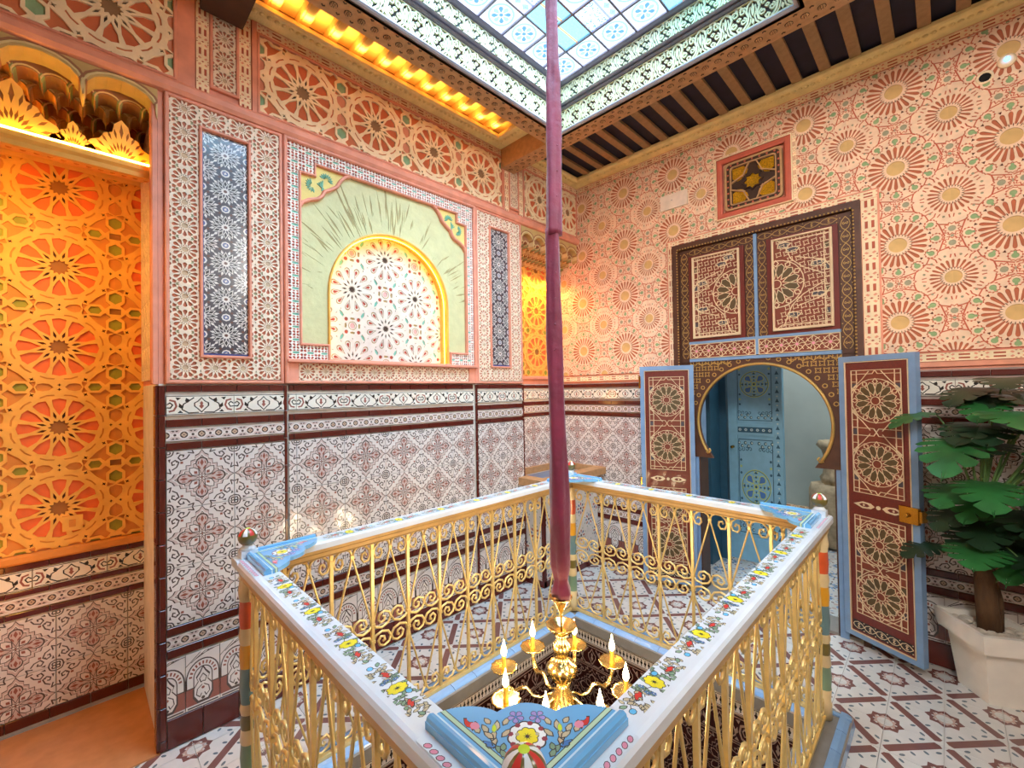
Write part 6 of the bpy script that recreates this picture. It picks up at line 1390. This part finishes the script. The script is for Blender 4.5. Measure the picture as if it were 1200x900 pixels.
# ================================================================== planter and split-leaf plant
pl = thing('planter', 'white square tapered planter standing by the back wall at right', 'planter', (.17, 3.22, 0))
A0, B0, Cc, Dd = (.118, 3.205), (.300, 3.290), (.185, 3.425), (.012, 3.345)
A1, B1, C1, D1 = (.100, 3.060), (.355, 3.200), (.150, 3.442), (-.078, 3.325)
def lerp(p, q, t_): return (p[0]+(q[0]-p[0])*t_, p[1]+(q[1]-p[1])*t_)
def ctr(P): return (sum(p[0] for p in P)/4, sum(p[1] for p in P)/4)
B_ = [A0, B0, Cc, Dd]; R_ = [A1, B1, C1, D1]; c1 = ctr(R_); Ri = [lerp(p, c1, .08) for p in R_]; Rn = [lerp(p, c1, .14) for p in R_]
f = MB(); vs = [(x, y, .0) for x, y in B_]+[(x, y, .29) for x, y in [lerp(p, q, .60) for p, q in zip(B_, Rn)]]+[(x, y, .295) for x, y in Ri]+[(x, y, .385) for x, y in R_]+[(x, y, .385) for x, y in Rn]+[(x, y, .34) for x, y in Rn]
fs = [(3, 2, 1, 0)]
for L_ in range(5):
    for i in range(4): j = (i+1) % 4; fs.append((L_*4+i, L_*4+j, L_*4+4+j, L_*4+4+i))
fs.append((20, 21, 22, 23)); f.add(vs, fs); f.build('tapered_body', ['planter_white'], pl)
PC = c1; rr = random.Random(8); pb = MB(); pb.sphere((0, 0, 0), .015, 8, 5, sq=(1.2, .9, .55)); pb = pb.mesh('pebble', ['pebble']); k = 0
for i in range(120):
    a, b = rr.random(), rr.random(); p = lerp(lerp(Rn[0], Rn[1], a), lerp(Rn[3], Rn[2], a), b)
    if sqrt((p[0]-PC[0])**2+(p[1]-PC[1])**2) < .035: continue
    s_ = rr.uniform(.6, 1.5); o = D.objects.new('pebble', pb); W_ = T(p[0]*.93+PC[0]*.07, p[1]*.93+PC[1]*.07, .347+rr.uniform(0, .012)) @ RZ(rr.uniform(0, 6)) @ Matrix.Diagonal((s_, s_, s_, 1)); link(o, None, W_); props(o, 'small pale pebble among the stones filling the white planter', 'pebble', 'pebbles in the white planter')
pt_ = thing('split_leaf_plant', 'tall green split-leaf plant growing in the white planter', 'plant', (PC[0], PC[1], .34))
f = MB(); rr = random.Random(2)
f.tube([(PC[0], PC[1], .335), (PC[0]-.01, PC[1]-.01, .5), (PC[0]-.02, PC[1]-.01, .7), (PC[0]-.035, PC[1]-.0, .9), (PC[0]-.045, PC[1], 1.05)], [.046, .042, .036, .030, .018], 12)
for k in range(5): a = k*1.25; f.tube([(PC[0]+.03*cos(a), PC[1]+.03*sin(a), .335), (PC[0]+.035*cos(a), PC[1]+.03*sin(a), .5), (PC[0]-.02+.02*cos(a), PC[1]+.02*sin(a), .75)], [.018, .015, .008], 6)
f.build('trunk', ['trunk'], pt_)
def monstera(seed):
    r_ = random.Random(seed); A = Art(); out = []; n = 7
    for s_ in (1, -1):
        side_ = []
        for k in range(n):
            t0, t1 = k/n, (k+1)/n
            def edge(t_): return (.02+.98*t_, .46*sin(pi*min(1, t_*1.05+.12))**.75)
            a, b = edge(t0), edge(t1); m_ = edge((t0+t1)/2)
            side_ += [(a[0]+.055, a[1]*.95), (m_[0]+.050, m_[1]*1.06), (b[0]+.005, b[1]*.98)]
            if k < n-1: side_.append((b[0]-.09, b[1]*.22+.03))
        out.append([(x, y*s_) for x, y in side_])
    P = [(0, .03), (-.08, .14)]+out[0]+[(1.08, 0)]+out[1][::-1]+[(-.08, -.14), (0, -.03)]
    A.rect(-9, -9, 9, 9, 'leaf'); 
    ms = A.bake('l', [P]); return ms
lm = monstera(1); LV = [tuple(v.co) for v in lm.vertices]; LF = [tuple(p.vertices) for p in lm.polygons]
def leafobj(tip_dir, base, size, droop, mat):
    """tip_dir: horizontal angle, base point, arching stem from the crown"""
    a = tip_dir; u = Vector((cos(a), sin(a), 0)); f = MB(); vs = []
    for x, y, z in LV:
        X_, Y_ = x*size, y*size; zz = -droop*(x**2)*size+.10*size*abs(y)*2-.25*size*y*y
        vs.append((base[0]+u.x*X_-u.y*Y_, base[1]+u.y*X_+u.x*Y_, base[2]+zz))
    n_ = len(vs); top = [(p[0], p[1], p[2]) for p in vs]; f.add(top, LF, 0, True)
    for i in range(n_): pass
    f.add([(p[0], p[1], p[2]-.0012) for p in vs], [q[::-1] for q in LF], 0, True)
    return f.build('leaf', [mat], pt_)
crown = Vector((PC[0]-.03, PC[1], .98)); rr = random.Random(21)
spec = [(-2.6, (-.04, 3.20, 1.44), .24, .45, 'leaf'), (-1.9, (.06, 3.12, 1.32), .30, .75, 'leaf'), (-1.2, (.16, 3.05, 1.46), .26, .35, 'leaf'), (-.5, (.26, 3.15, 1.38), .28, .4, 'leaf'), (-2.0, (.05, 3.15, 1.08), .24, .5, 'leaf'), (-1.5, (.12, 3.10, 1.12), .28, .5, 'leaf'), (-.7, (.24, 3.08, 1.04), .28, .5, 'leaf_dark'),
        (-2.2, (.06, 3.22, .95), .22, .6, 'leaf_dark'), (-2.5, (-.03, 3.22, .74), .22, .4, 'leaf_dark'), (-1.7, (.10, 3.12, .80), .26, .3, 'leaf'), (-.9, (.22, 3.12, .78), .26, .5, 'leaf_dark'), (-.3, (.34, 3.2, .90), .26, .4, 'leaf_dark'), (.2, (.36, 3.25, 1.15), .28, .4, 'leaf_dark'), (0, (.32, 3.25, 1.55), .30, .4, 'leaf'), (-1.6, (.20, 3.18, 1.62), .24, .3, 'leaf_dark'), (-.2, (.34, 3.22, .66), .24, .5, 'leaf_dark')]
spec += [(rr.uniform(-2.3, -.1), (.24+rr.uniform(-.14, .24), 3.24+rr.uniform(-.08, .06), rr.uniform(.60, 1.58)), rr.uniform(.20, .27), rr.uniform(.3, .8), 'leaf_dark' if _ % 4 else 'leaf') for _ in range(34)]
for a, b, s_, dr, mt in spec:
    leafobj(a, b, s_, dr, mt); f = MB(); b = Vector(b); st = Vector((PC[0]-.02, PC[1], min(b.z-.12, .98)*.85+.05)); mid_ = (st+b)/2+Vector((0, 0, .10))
    f.tube([st, st*.6+mid_*.4+Vector((0, 0, .03)), mid_, mid_*.5+b*.5+Vector((0, 0, .02)), b], [.008, .006, .005, .004, .003], 6); f.build('leaf_stalk', ['stem'], pt_)
